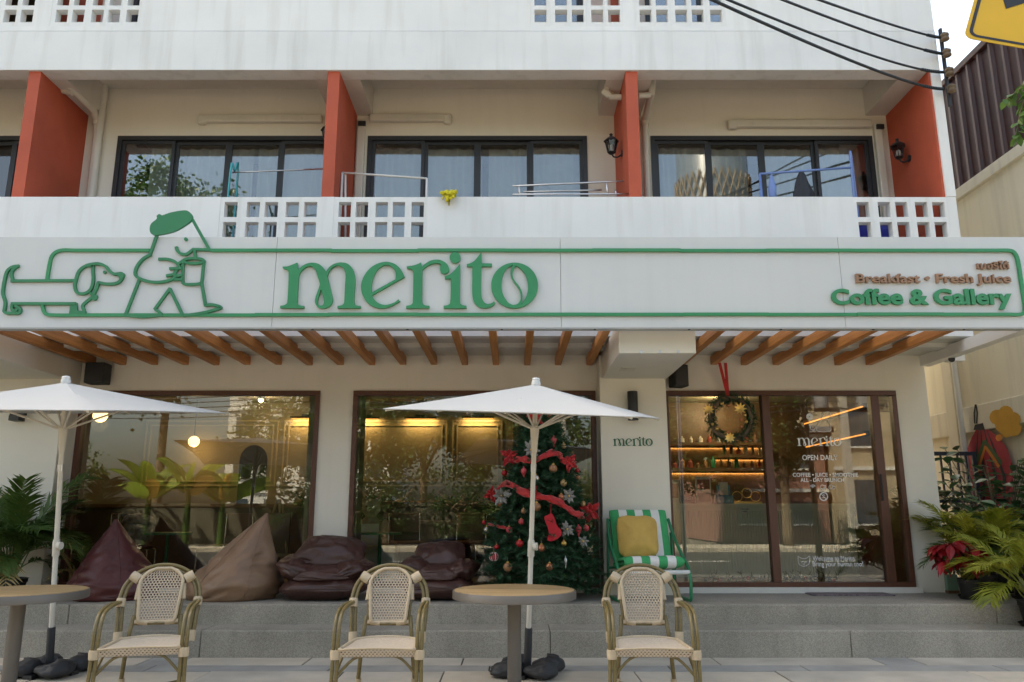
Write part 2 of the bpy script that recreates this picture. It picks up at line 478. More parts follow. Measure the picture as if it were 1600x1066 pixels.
def write(body, x0, x1, zb, h, Y, depth, mat, parent, off=0.0, name='letter', capital='H', one=False):
    """writing on a wall that faces the street, from x0 to x1, base line zb, capital height h"""
    ch = text_meshes(body, off)
    xs = [v.x for c in ch for v in c[0]]; a, b = min(xs), max(xs)
    sx = (x1 - x0) / (b - a); sz = h / .73
    allm = MB(); made = []
    for vs, fs in ch:
        mb = allm if one else MB()
        mb.add([(x0 + (v.x - a) * sx, Y - (v.z + .05) / .1 * depth, zb + v.y * sz) for v in vs], fs)
        if not one: made.append(mb.build(name, mat, parent))
    if one: made.append(allm.build(name, mat, parent))
    return made

# ================================================================== GROUND
g = MB(); g.quad((-400, -400, -.06), (400, -400, -.06), (400, 400, -.06), (-400, 400, -.06))
tag(g.build('ground', 'far_ground'), kind='structure')
g = MB(); g.box(-80, 80, -9, 1.2, -.055, -.04)
tag(g.build('road', 'asphalt'), kind='structure')
g = MB()
for k in range(-20, 20): g.box(k * 4, k * 4 + 2, -4.05, -3.93, -.041, -.036)
tag(g.build('road_marking', 'white_paint'), kind='structure')
pav = MB().box(-40, 40, 1.2, 7.7, -.058, -.012).build('pavement', 'joint'); pav['kind'] = 'structure'
tag(MB().box(-60, 60, -12, -9, -.05, .10).build('far_pavement', 'slab_b'), kind='structure')
rows = [1.25, 1.95, 2.65, 3.35, 4.05, 4.75, 5.45, 6.05, 6.32, 6.95, 7.22, 7.62]
for i in range(len(rows) - 1):
    y0, y1 = rows[i], rows[i + 1]; band = (y1 - y0) < .3
    x = -6.6 + R.random() * .4
    while x < 6.6:
        wd = (.75 + R.random() * .9) if not band else (.9 + R.random() * 1.2)
        dz = R.uniform(-.003, .003)
        m = 'slab_c' if band else R.choice(['slab_a', 'slab_a', 'slab_b'])
        if not band and R.random() < .12: m = 'slab_c'; wd = .35
        MB().box(x + .006, x + wd - .006, y0 + .006, y1 - .006, -.03, dz).build('paving_slab', m, pav, bevel=.004)
        x += wd

# ================================================================== STEPS
st = thing('entrance_steps', 'grey washed pebble concrete steps and deck running along the cafe front', 'steps', (0, 0, 0))
def step_run(y0, y1, z0, z1, cuts, nm):
    for a, b in zip(cuts[:-1], cuts[1:]):
        MB().box(a + .002, b - .002, y0, y1, z0, z1).build(nm, 'concrete_wash', st, bevel=.012)
step_run(7.57, 7.98, -.05, .236, [-9, -5.2, -2.85, .35, 3.1, 6.0, 9], 'lower_step')
step_run(7.97, 8.30, -.05, DECK, [-9, -4.3, -1.35, 1.75, 4.7, 9], 'upper_step')
MB().box(-9, 9, 8.3, 9.3, -.05, DECK - .004).build('deck', 'concrete_top', st)

# ================================================================== CAFE BUILDING
bld = thing('cafe_building', 'white three storey shophouse with rust red balcony dividers above a cafe front', 'building', (0, 10, 0))
bld.location = (0, 0, 0)
XR, XL = 4.90, -24.0  # left end stretched far out of view to keep sun off the front
FIN = [(-8.9, -8.77), (-5.545, -5.41), (-2.112, -1.978), (1.302, 1.438), (4.775, 4.895)]
PT, PB = 4.70, 3.12            # second-floor parapet top and underside
Z2, Z2b = 6.24, 6.75           # underside of the next floor and its shadow line

def zfront(y): return at(800, y, YF).z
def xfront(x, y): return at(x, y, YF).x

# --- breeze blocks: one mesh per kind (pairs of square openings in two rows)
def block_mesh(w, h, cols, t, name):
    nx = len(cols); mb = MB()
    pad_v = .052
    hz = (h - 3 * pad_v) / 2
    zs = [0, pad_v, pad_v + hz, 2 * pad_v + hz, 2 * pad_v + 2 * hz, h]
    xs = [0]
    for a, b in cols: xs += [a, b]
    xs.append(w)
    # solid cells
    for i in range(len(xs) - 1):
        for j in range(5):
            if i % 2 == 1 and j in (1, 3): continue
            a, b, c, d = xs[i], xs[i + 1], zs[j], zs[j + 1]
            mb.quad((a, 0, c), (b, 0, c), (b, 0, d), (a, 0, d)); mb.quad((b, t, c), (a, t, c), (a, t, d), (b, t, d))
    # reveals taper: openings are wider at the street face
    for i in range(1, len(xs) - 1, 2):
        for j in (1, 3):
            a, b, c, d = xs[i], xs[i + 1], zs[j], zs[j + 1]
            mb.quad((a, 0, c), (a, t, c), (b, t, c), (b, 0, c)); mb.quad((a, 0, d), (b, 0, d), (b, t, d), (a, t, d))
            mb.quad((a, 0, c), (a, 0, d), (a, t, d), (a, t, c)); mb.quad((b, 0, c), (b, t, c), (b, t, d), (b, 0, d))
    mb.quad((0, 0, 0), (0, 0, h), (0, t, h), (0, t, 0)); mb.quad((w, 0, 0), (w, t, 0), (w, t, h), (w, 0, h))
    mb.quad((0, 0, h), (w, 0, h), (w, t, h), (0, t, h)); mb.quad((0, 0, 0), (0, t, 0), (w, t, 0), (w, 0, 0))
    return mesh_of(mb, name, 'white_paint')
BH = .475
pair = block_mesh(.425, BH, [(.055, .197), (.253, .395)], .10, 'breeze_block')
single = block_mesh(.232, BH, [(.045, .187)], .10, 'breeze_block')
def breeze_run(x0, x1, z0, z1, parent, first_single=True):
    wtot = .425 * 2 + .232; s = (x1 - x0) / wtot; sz = (z1 - z0) / BH
    x = x0
    for k, me in enumerate((single, pair, pair) if first_single else (pair, pair, single)):
        w_ = (.232 if me is single else .425) * s
        put(me, 'breeze_block', parent, (x + .001, YF + .003, z0), (0, 0, 0), (s * .997, 1, sz)); x += w_

# --- second-floor parapet
def parapet(z0, z1, blocks, bz0, bz1, xl, xr, mat):
    """solid wall with gaps for the breeze-block runs between bz0 and bz1"""
    mb = MB(); x = xl
    mb.box(xl, xr, YF, YF + .12, z0, bz0)
    if z1 > bz1 + .005: mb.box(xl, xr, YF, YF + .12, bz1, z1)
    for a, b in blocks:
        mb.box(x, a, YF, YF + .12, bz0, min(bz1, z1)); x = b
    mb.box(x, xr, YF, YF + .12, bz0, min(bz1, z1))
    return mb.build('balcony_parapet', mat, bld)
b0, b1 = zfront(369) - .07, PT
runs2 = [(xfront(343, 335), xfront(499, 335)), (xfront(521, 335), xfront(668, 335)), (xfront(1334, 335), xfront(1482, 335))]
pp = parapet(PB, PT, runs2, b0, b1 - .004, XL, XR, 'white_paint')
for i, (a, b) in enumerate(runs2): breeze_run(a, b, b0, b1 - .006, pp, i != 1)
# third-floor parapet with its runs
c0 = zfront(41.5); c1 = c0 + .50
runs3 = [(xfront(-90, 20), xfront(56, 20)), (xfront(80, 20), xfront(222, 20)), (xfront(829, 20), xfront(973, 20)), (xfront(992, 20), xfront(1134, 20))]
pp3 = parapet(Z2b, 7.75, runs3, c0, c1, XL, XR, 'white_paint')
for i, (a, b) in enumerate(runs3): breeze_run(a, b, c0 + .002, c1 - .002, pp3, i % 2 == 0)
# floor edge band, a touch proud with a shadow groove above it
MB().box(XL, XR, YF - .012, YF + .20, Z2, Z2b - .012).build('floor_band', 'band_paint', bld, bevel=.004)
MB().box(XL, XR, YF + .018, YF + .20, Z2b - .012, Z2b).build('band_groove', 'joint', bld)
# ceilings, side beams
mb = MB().box(XL, XR, YF + .2, 13.0, 6.62, 6.74)
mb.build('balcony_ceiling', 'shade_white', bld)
for a, b in FIN[1:]:
    wide = .20
    xa, xb = (a - wide, b + wide) if b < 4.8 else (a - .26, b)
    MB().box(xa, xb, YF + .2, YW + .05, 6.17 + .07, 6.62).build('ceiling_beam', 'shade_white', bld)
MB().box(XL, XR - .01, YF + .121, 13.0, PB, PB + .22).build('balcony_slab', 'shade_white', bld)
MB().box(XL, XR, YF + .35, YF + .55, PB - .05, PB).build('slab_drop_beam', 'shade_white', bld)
# unseen top of the building, its last block raised for more shade
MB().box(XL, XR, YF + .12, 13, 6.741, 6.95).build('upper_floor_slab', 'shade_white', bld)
MB().box(XL, XR, YF - .02, 14, 9.6, 10.3).build('roof_slab', 'white_paint', bld)
MB().box(XL, XR, 9.2, 14, 10.3, 14.6).build('unseen_shade_block', 'white_paint', bld)
# dividers
for a, b in FIN:
    MB().box(a, b, YF + .02, YW + .05, PT - 1.4, 6.62 if b > 4.8 else 6.24).build('divider_wall', 'red_paint', bld)
    MB().box(a, b, YF + .13, YW + .05, 6.95, 9.6).build('divider_wall', 'red_paint', bld)
MB().box(4.80, 4.905, YF - .004, YF + .12, PT + .001, Z2 - .001).build('corner_pier', 'white_paint', bld)
MB().box(4.896, 4.93, YF + .12, 14, PB, 9.6).build('end_wall', 'white_paint', bld)

# --- rear wall of the balconies with window openings
WZ0, WZ1 = 3.55, at(800, 213, YW).z
wins = []
for (xa, xb) in ((185, 530), (575, 917), (1016, 1362)):
    wins.append((at(xa, 213, YW).x, at(xb, 213, YW).x))
wins.insert(0, (wins[0][0] - 3.43, wins[0][1] - 3.43 + .05))
def wall_with_openings(name, x0, x1, y0, y1, z0, z1, ops, mat):
    mb = MB(); x = x0
    for (a, b, c, d) in ops:
        if a > x: mb.box(x, a, y0, y1, z0, z1)
        if c > z0: mb.box(a, b, y0, y1, z0, c)
        if d < z1: mb.box(a, b, y0, y1, d, z1)
        x = b
    mb.box(x, x1, y0, y1, z0, z1)
    return mb.build(name, mat, bld)
wall_with_openings('rear_wall', XL, 4.895, YW, YW + .12, PB + .22, 6.62, [(a, b, WZ0, WZ1) for a, b in wins], 'cream_paint')
wall_with_openings('rear_wall', XL, 4.895, YW, YW + .12, 6.95, 9.6, [(a, b, 7.05, 9.2) for a, b in wins], 'cream_paint')
def sliding_window(a, b, z0, z1, n=4, splits=None):
    e = bpy.data.objects.new('sliding_window', None); COL.objects.link(e); e.parent = bld; e.empty_display_size = .1
    e.location = ((a + b) / 2, YW, z0); w_ = b - a; h = z1 - z0
    fr = MB(); t = .055
    fr.box(-w_ / 2, w_ / 2, -.012, .075, h - t, h); fr.box(-w_ / 2, w_ / 2, -.012, .075, 0, t)
    fr.box(-w_ / 2, -w_ / 2 + t, -.0115, .075, t, h - t); fr.box(w_ / 2 - t, w_ / 2, -.0115, .075, t, h - t)
    fr.build('frame', 'dark_alu', e)
    iw = (w_ - 2 * t) / n
    for k in range(n):
        x0 = -w_ / 2 + t + k * iw; front = k in (0, n - 1)
        yo = .012 if front else .042
        s = MB(); q = .042
        s.box(x0, x0 + q, yo, yo + .026, t, h - t); s.box(x0 + iw - q, x0 + iw, yo, yo + .026, t, h - t)
        s.box(x0 + q, x0 + iw - q, yo, yo + .026, h - t - q, h - t); s.box(x0 + q, x0 + iw - q, yo, yo + .026, t, t + q)
        s.build('sash', 'dark_alu', e)
        MB().box(x0 + q, x0 + iw - q, yo + .012, yo + .016, t + q, h - t - q).build('pane', 'tint_glass', e)
    return e
def curtain(x0, x1, z0, z1, Y, group, label, amp=.055, wave=.17):
    mb = MB(); n = int((x1 - x0) / .02); ph = R.random() * 6
    top = []; bot = []
    for i in range(n + 1):
        x = x0 + (x1 - x0) * i / n
        y = Y + amp * sin(2 * pi * (x / wave) + ph + 1.2 * sin(x * 3.1)) * (.7 + .3 * sin(x * 7.3))
        top.append((x, y * .5 + Y * .5, z1)); bot.append((x + .01 * sin(x * 9), y, z0))
    for i in range(n): mb.quad(bot[i], bot[i + 1], top[i + 1], top[i])
    o = mb.build('curtain', 'curtain_grey', smooth=True)
    tag(o, label, 'curtain', group)
for i, (a, b) in enumerate(wins):
    sliding_window(a, b, WZ0, WZ1)
    if i: sliding_window(a, b, 7.05, 9.2)
names = ['beyond the far drain pipe', 'behind the balcony with the teal drying rack', 'behind the balcony with the yellow cloth', 'behind the balcony with the blue drying rack']
for i, (a, b) in enumerate(wins):
    if i == 0: continue
    w_ = b - a
    if i == 3: segs = [(a + .1, a + w_ * .45), (a + w_ * .52, b - .1)]
    elif i == 2: segs = [(a + .08, a + w_ * .52), (a + w_ * .55, b - .08)]
    else: segs = [(a + .35, a + w_ * .6), (a + w_ * .62, b - .1)]
    for k, (u, v_) in enumerate(segs):
        curtain(u, v_, WZ0 + .1, WZ1 - .08, YW + .2, 'curtains in the upper windows',
                'grey pleated curtain ' + ('half' if k else 'pair') + ' ' + names[i])
# dark rooms behind the upper windows
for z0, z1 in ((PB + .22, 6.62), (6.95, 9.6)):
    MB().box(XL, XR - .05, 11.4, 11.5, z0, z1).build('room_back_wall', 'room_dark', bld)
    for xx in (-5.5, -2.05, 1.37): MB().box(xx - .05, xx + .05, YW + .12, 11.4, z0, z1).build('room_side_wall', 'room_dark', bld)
MB().box(XL, XR - .05, 13.0, 13.9, .3, 9.6).build('back_wall', 'white_paint', bld)

# --- drain pipes and pipe covers
def pipe(pts, r=.042, name='drain_pipe', mat='pvc', collars=()):
    o = MB().tube(pts, r, 12).build(name, mat, bld, smooth='auto')
    for i in collars:
        p = Vector(pts[i]); q = Vector(pts[min(i + 1, len(pts) - 1)]); d = (q - p).normalized() * .05
        MB().tube([p - d, p + d], r * 1.18, 12).build('pipe_collar', mat, o, smooth='auto')
    return o
def pxp(x, y, Y): return at(x, y, Y)
yb = YW - .07
pipe([pxp(103, 130, 8.55), pxp(110, 138, 8.6), pxp(145, 168, 8.9), pxp(150, 185, yb), pxp(152, 205, yb), pxp(140, 306, yb)][0:0] or
     [pxp(108, 118, 8.5), pxp(109, 136, 8.5), pxp(146, 172, 8.95), pxp(151, 190, yb), pxp(152, 210, yb), Vector((pxp(152, 210, yb).x, yb, 3.4))], .045, collars=(3,))
p = pxp(163, 140, yb); pipe([Vector((p.x, yb, 6.62)), Vector((p.x, yb, 3.4))], .05)
pipe([pxp(97, 142, 8.55), pxp(113, 146, 8.55)], .032)
pipe([pxp(1020, 122, 8.5), pxp(1018, 145, 8.5), pxp(1012, 168, 8.85), pxp(1008, 190, yb), Vector((pxp(1008, 205, yb).x, yb, 3.4))], .042, collars=(3,))
pipe([pxp(948, 122, 8.5), pxp(948, 146, 8.5), pxp(955, 152, 8.5), pxp(975, 152, 8.5)], .038, collars=(1,))
pipe([pxp(956, 122, 8.6), pxp(957, 148, 8.6)], .036)
pipe([pxp(998, 150, 8.5), pxp(1016, 149, 8.5)], .036)
def pipe_cover(x0, x1, y, drop):
    a, b = at(x0, y, YW).x, at(x1, y, YW).x; z = at(800, y, YW).z
    mb = MB().box(a, b, YW - .075, YW - .001, z - .055, z + .05)
    o = mb.build('pipe_cover', 'pvc', bld, bevel=.02)
    e = b if drop > 0 else a
    MB().box(e - .055, e + .055, YW - .08, YW - .001, z - .085, z + .052).build('cover_elbow', 'pvc', o, bevel=.03)
    if drop < 0: pass
    for q in (a + .25, b - .25): MB().ball((q, YW - .076, z - .01), .008, 8, 6).build('screw', 'steel', o)
pipe_cover(318, 505, 188, -1); pipe_cover(578, 700, 187, 1); pipe_cover(1143, 1360, 196, -1)
for x, y0 in ((566, 198), (1369, 203)):
    q = at(x, y0, YW)
    MB().box(q.x - .05, q.x + .05, YW - .07, YW - .001, 3.4, q.z + .07).build('pipe_cover', 'pvc', bld, bevel=.015)
    MB().box(q.x - .035, q.x + .06, YW - .10, YW - .071, q.z - .03, q.z + .03).build('cable_box', 'black_plastic', bld, bevel=.004)

# --- ground floor wall, pillars, window frames
GZ1 = PB
def X(x, y=640): return at(x, y, YW).x
WT = at(800, 611, YW).z            # top of window frames
ops = [(X(128, 611), X(501, 611), DECK, WT), (X(553, 611), X(930, 611), DECK, WT), (X(1036, 611), X(1398, 611), DECK, WT)]
wall_with_openings('shop_wall', XL, XR, YW, YW + .14, DECK - .05, GZ1, ops, 'cream_paint')
MB().box(1.00, 1.76, YP, YW, DECK - .01, GZ1 - .05).build('pillar', 'cream_pillar', bld, bevel=.008)
MB().box(-5.95, -5.11, YP, YW, DECK - .01, GZ1 - .05).build('pillar', 'cream_pillar', bld, bevel=.008)
for a, b in ((1.03, 1.772), (-5.97, -5.10)):
    q = MB().box(a, b, 7.37, YP - .001, 2.787, 3.10).build('boxed_beam', 'cream_pillar', bld, bevel=.006)
    for k in (-.16, .02, .2):
        MB().tube([((a + b) / 2 + k, 7.372, 2.80), ((a + b) / 2 + k, 7.362, 2.80)], .014, 10).build('bolt', 'steel', q)
    MB().box((a + b) / 2 - .25, (a + b) / 2 - .09, 8.1, 8.32, 2.781, 2.788).build('access_panel', 'old_cream_trim', q)
MB().box(ops[2][0] - .02, 4.56, YW - .10, YW, DECK - .008, DECK + .055).build('door_sill', 'shade_white', bld, bevel=.006)
MB().box(-5.1, .97, YW - .05, YW, DECK - .008, DECK + .05).build('window_sill', 'shade_white', bld, bevel=.006)

def shop_window(name, a, b, z0, z1, posts, label=None):
    e = bpy.data.objects.new(name, None); COL.objects.link(e); e.parent = bld; e.empty_display_size = .1
    e.location = ((a + b) / 2, YW, z0); c = (a + b) / 2
    t = .055; fr = MB(); h = z1 - z0
    fr.box(a - c, b - c, -.03, .09, h - t, h); fr.box(a - c, b - c, -.03, .09, 0, t)
    fr.box(a - c, a - c + t, -.0295, .09, t, h - t); fr.box(b - c - t, b - c, -.0295, .09, t, h - t)
    for (p0, p1) in posts: fr.box(p0 - c, p1 - c, -.028, .085, t, h - t)
    fr.build('frame', 'brown_frame', e, bevel=.004)
    xs = [a + t] + [v_ for p_ in posts for v_ in p_] + [b - t]
    for k in range(0, len(xs), 2):
        MB().box(xs[k] - c, xs[k + 1] - c, .02, .026, t, h - t).build('pane', 'shop_glass', e)
    if label: e['label'] = label
    return e
sw1 = shop_window('shop_window', ops[0][0], ops[0][1], DECK + .05, WT, [])
sw2 = shop_window('shop_window', ops[1][0], ops[1][1], DECK + .05, WT, [])
d0, d1 = X(1194, 700), X(1206, 700); e0, e1 = X(1366, 700), X(1379, 700)
sw3 = shop_window('glass_door', ops[2][0], ops[2][1], DECK + .05, WT, [(d0, d1), (e0, e1)], 'brown framed glass sliding door with white lettering')
q = at(1374, 705, YW - .05)
MB().tube([(e0 - .0 + .02 - sw3.location.x, -.055, .95), (e0 + .02 - sw3.location.x, -.055, 1.25)], .012, 8).build('handle', 'black_metal', sw3)

# --- writing on the door glass and the pillar
def door_write(body, x0, x1, y, hpx, off=.0):
    a = at(x0, y, YW + .016); b = at(x1, y, YW + .016)
    o = write(body, a.x, b.x, a.z, hpx / 122.0 * .93, YW + .017, .001, 'decal', sw3, off, 'lettering', one=True)[0]; o.location = -sw3.location
door_write('OPEN DAILY', 1254, 1309, 719, 8, .01)
door_write('COFFEE \u2022 JUICE \u2022 SMOOTHIE', 1239, 1341, 745, 6, .012)
door_write('ALL - DAY BRUNCH', 1251, 1319, 753, 6, .012)
door_write('Welcome to Merito,', 1270, 1337, 876, 7, .008)
door_write('Bring your human too!', 1270, 1349, 885, 7, .008)
def door_lines(strokes, ox, oy, s, r, name='door_emblem'):
    mb = MB()
    for stq in strokes:
        pts = [at(ox + p_[0] * s, oy + p_[1] * s, YW + .016) for p_ in stq]
        mb.tube(smooth3(pts, 4) if len(pts) > 2 else pts, r, 5)
    o = mb.build(name, 'decal', sw3); o.location = -sw3.location
circ = lambda cx, cy, r_, a0=0, a1=360, n=14: [(cx + r_ * cos(radians(a0 + (a1 - a0) * k / n)), cy + r_ * sin(radians(a0 + (a1 - a0) * k / n))) for k in range(n + 1)]
door_lines([circ(0, 0, 6.5), circ(0, 0, 5.6), [(-4, -4), (4, 4)], [(-3, 2), (3, 2)], [(-2, -1), (0, -3), (2, -1)]], 1287, 776, 1, .0035)
door_lines([circ(0, 0, 5, 215, 325), circ(0, 0, 3, 215, 325), circ(0, 0, 1, 215, 325)], 1270, 763, 1, .004)
door_lines([circ(0, 0, 3), [(3, -2), (5, -2), (5, 1), (3, 2)]], 1285, 761, 1, .003)
door_lines([circ(0, 0, 3), circ(5, 1, 2)], 1298, 761, 1, .003)
door_lines([[(-9, -8), (-9, -2), (-8, 4), (-4, 7), (0, 8), (4, 7), (8, 4), (9, -2), (9, -8), (5, -5), (0, -4), (-5, -5), (-9, -8)], circ(-3, 1, .8), circ(3, 1, .8), [(-2, 4), (0, 5), (2, 4)]], 1256, 877, 1, .0035)
# little walking figures above the door lettering
door_lines([circ(0, 0, 4.5), circ(0, 0, 3), circ(0, 0, 1.5)], 1265, 651, 1, .006)
door_lines([[(-8, 12), (-4, 4), (0, 0), (2, -8), (12, -10), (14, -4), (8, 0)], [(-8, 12), (-6, 20), (12, 20), (14, 14), (8, 0)], circ(-14, 14, 4)], 1284, 654, 1, .003)
# warm-white ground-floor rooms come later

# ================================================================== SIGN
sign = thing('shop_sign', 'long pale grey sign board with raised green lettering and walking man and dog drawing', 'sign', (0, YS, 2.97))
SX0, SX1 = -5.3, 4.93
SZ0, SZ1 = at(800, 513.5, YS).z, at(800, 370.5, YS).z
def rel(o): o.location = -sign.location; return o
cuts = [SX0] + [at(x, 440, YS).x for x in (429, 876, 1315)] + [SX1]
for a, b in zip(cuts[:-1], cuts[1:]):
    rel(MB().box(a + .0018, b - .0018, YS, YS + .035, SZ0 + .012, SZ1).build('sign_panel', 'sign_alu', sign, bevel=.002))
rel(MB().box(SX0, SX1, YS + .002, YS + .10, SZ0, SZ0 + .012).build('bottom_trim', 'sign_edge', sign))
rel(MB().box(SX0 + .01, SX1 - .01, YS + .036, YS + .06, SZ0 + .03, SZ1 - .03).build('backing', 'sign_edge', sign))
for xx in (487, 636, 784, 930, 1078, 1222, 1367, 1509):
    q = at(xx, 514, YS); rel(MB().tube([(q.x, YS + .03, SZ0 - .006), (q.x, YS + .03, SZ0 + .001)], .012, 8).build('fixing', 'black_metal', sign))

def P2(pts, sx, ox, oy):
    return [((at(ox + p_[0] / sx, oy + p_[1] / sx, YS - .03).x), at(ox + p_[0] / sx, oy + p_[1] / sx, YS - .03).z) for p_ in pts]
def shape(loops, sx, ox, oy, n=6):
    return [P2([tuple(v_) for v_ in catmull(L, n, True)], sx, ox, oy) for L in loops]
def ell(cx, cy, rx, ry, n=40): return [(cx + rx * cos(2 * pi * k / n), cy + ry * sin(2 * pi * k / n)) for k in range(n)]
c = 1
m_out = [(88, 280, c), (150, 276), (200, 258), (262, 232, c), (272, 318, c), (300, 290), (350, 255), (400, 238), (450, 233), (510, 245), (560, 280), (606, 338, c), (640, 290), (690, 252), (740, 236), (790, 230), (860, 245), (915, 295), (943, 360), (950, 430), (945, 560), (940, 690), (950, 728), (975, 745), (1018, 748, c), (1015, 775, c), (740, 775, c), (742, 748, c), (790, 740), (815, 720), (822, 690), (832, 500), (838, 400), (830, 335), (800, 288), (755, 270), (715, 272), (670, 300), (640, 340), (620, 395, c), (640, 480), (665, 580), (682, 655), (680, 700), (655, 745), (610, 770), (555, 778), (510, 765), (485, 735), (473, 690), (485, 630), (510, 560), (533, 490, c), (500, 380), (480, 320), (450, 285), (410, 272), (365, 285), (320, 320), (290, 365), (277, 420), (270, 540), (262, 690), (270, 725), (295, 742), (342, 748, c), (338, 775, c), (58, 772, c), (60, 745, c), (105, 740), (135, 720), (145, 690), (155, 540), (160, 400), (158, 345), (140, 315), (92, 300, c)]
m_hole = [(545, 550, c), (560, 600), (580, 690), (572, 730), (545, 745), (518, 735), (503, 700), (515, 640)]
e_out = [(1540, 403, c), (1510, 335), (1460, 275), (1400, 238), (1320, 223), (1230, 240), (1140, 290), (1070, 370), (1030, 460), (1022, 540), (1040, 620), (1090, 700), (1170, 755), (1260, 776), (1340, 765), (1420, 730), (1485, 690, c), (1468, 670, c), (1420, 705), (1360, 728), (1300, 735), (1230, 715), (1180, 670), (1153, 622, c)]
e_hole = [(1145, 590, c), (1432, 430, c), (1435, 380), (1425, 330), (1385, 280), (1330, 260), (1270, 275), (1215, 320), (1170, 400), (1148, 490)]
r_out = [(40, 265, c), (110, 255), (160, 240), (203, 220, c), (213, 268, c), (250, 235), (310, 200), (370, 188), (430, 195), (490, 230), (520, 280), (520, 315), (495, 342), (460, 347), (428, 330), (417, 290), (430, 240, c), (400, 228), (350, 230), (290, 250), (245, 280), (217, 308, c), (217, 450), (215, 650), (225, 690), (255, 708), (297, 712, c), (293, 740, c), (32, 740, c), (35, 712, c), (80, 705), (105, 685), (110, 650), (115, 450), (115, 340), (105, 310), (80, 290), (42, 285, c)]
i_out = [(642, 238, c), (600, 290), (550, 340), (510, 365), (472, 378, c), (475, 405, c), (540, 402, c), (540, 550), (535, 660), (528, 690), (500, 706), (460, 712, c), (460, 740, c), (720, 740, c), (718, 712, c), (680, 706), (652, 690), (645, 660), (646, 500), (648, 242, c)]
t_out = [(890, 100, c), (893, 230, c), (1010, 232, c), (1008, 265, c), (890, 265, c), (885, 450), (888, 590), (905, 650), (930, 680), (965, 692), (1005, 682), (1033, 660, c), (1045, 682, c), (1015, 715), (970, 733), (910, 737), (850, 718), (810, 675), (788, 610), (783, 500), (785, 400), (785, 265, c), (725, 265, c), (722, 240, c), (770, 225), (815, 195), (860, 140)]
o_l = [(1245, 248, c), (1180, 285), (1135, 365), (1117, 475), (1130, 570), (1165, 640), (1205, 685), (1248, 703, c), (1300, 690), (1330, 650), (1335, 600), (1325, 540), (1295, 490), (1250, 430), (1222, 365), (1222, 310)]
o_r = [(1278, 255, c), (1330, 285), (1390, 360), (1418, 470), (1410, 570), (1380, 640), (1340, 690, c), (1352, 640), (1353, 570), (1330, 510), (1290, 455), (1255, 410), (1243, 360), (1250, 310)]
Z1 = (7.619, 430, 380); Z2_ = (7.2727, 630, 380)
LOGO = [[shape([m_out, m_hole], *Z1)], [shape([e_out, e_hole], *Z1)], [shape([r_out], *Z2_)],
        [shape([i_out], *Z2_), shape([ell(590, 163, 62, 62)], *Z2_, n=2)], [shape([t_out], *Z2_)], [shape([ell(1266, 480, 266, 258), o_l, o_r], *Z2_, n=3)]]
for letter in LOGO:
    mb = MB()
    for loops in letter: mb.plate(loops, YS - .032, YS - .001)
    rel(mb.build('letter', 'green_acrylic', sign, recalc=True))
def small_logo(x0, x1, z0, Y, depth, mat, parent, name):
    xs = [p_[0] for L in LOGO for s_ in L for q_ in s_ for p_ in q_]; zs = [p_[1] for L in LOGO for s_ in L for q_ in s_ for p_ in q_]
    a, b, zb = min(xs), max(xs), min(zs); k = (x1 - x0) / (b - a)
    mb = MB()
    for L in LOGO:
        for s_ in L: mb.plate([[(x0 + (p_[0] - a) * k, z0 + (p_[1] - zb) * k) for p_ in q_] for q_ in s_], Y - depth, Y)
    return mb.build(name, mat, parent)
a, b = at(958, 697, YP), at(1020, 697, YP)
small_logo(a.x, b.x, a.z, YP - .001, .006, 'decal_green', bld, 'wall_logo')
a, b = at(1246, 697, YW + .016), at(1315, 697, YW + .016)
o = small_logo(a.x, b.x, a.z, YW + .017, .001, 'decal', sw3, 'lettering'); o.location = -sw3.location

# --- drawn figures: bent strips standing off the board
STK = [0]
def strip(mb, pts, s, ox, oy, wpx=4.3, n=5, closed=False, depth=.022):
    """a flat strip of constant width following a drawn line"""
    pp_ = catmull(pts, n, closed) if len(pts) > 2 else [Vector(p_[:2]) for p_ in pts]
    W = [at(ox + p_[0] / s, oy + p_[1] / s, YS - .02) for p_ in pp_]
    hw = wpx / 2 * .00601
    STK[0] += 1; y0 = YS - depth - (STK[0] % 7) * .0012
    k = len(W); L = []; Rr = []
    for i in range(k):
        if closed: t = W[(i + 1) % k] - W[i - 1]
        else: t = W[min(i + 1, k - 1)] - W[max(i - 1, 0)]
        t.y = 0; t.normalize(); nx, nz = -t.z, t.x
        ext = Vector((0, 0, 0))
        if not closed and i == 0: ext = -t * hw * .6
        if not closed and i == k - 1: ext = t * hw * .6
        L.append((W[i].x + nx * hw + ext.x, W[i].z + nz * hw + ext.z)); Rr.append((W[i].x - nx * hw + ext.x, W[i].z - nz * hw + ext.z))
    ring = []
    vs_ = []
    for i in range(k): vs_ += [(L[i][0], y0, L[i][1]), (Rr[i][0], y0, Rr[i][1]), (Rr[i][0], YS - .001, Rr[i][1]), (L[i][0], YS - .001, L[i][1])]
    fs_ = []
    for i in range(k if closed else k - 1):
        p_, q_ = i * 4, ((i + 1) % k) * 4
        for j in range(4): fs_.append((p_ + j, p_ + (j + 1) % 4, q_ + (j + 1) % 4, q_ + j))
    if not closed: fs_ += [(3, 2, 1, 0), tuple((k - 1) * 4 + j for j in range(4))]
    mb.add(vs_, fs_)
D = (5.92, 0, 320)
dog = MB()
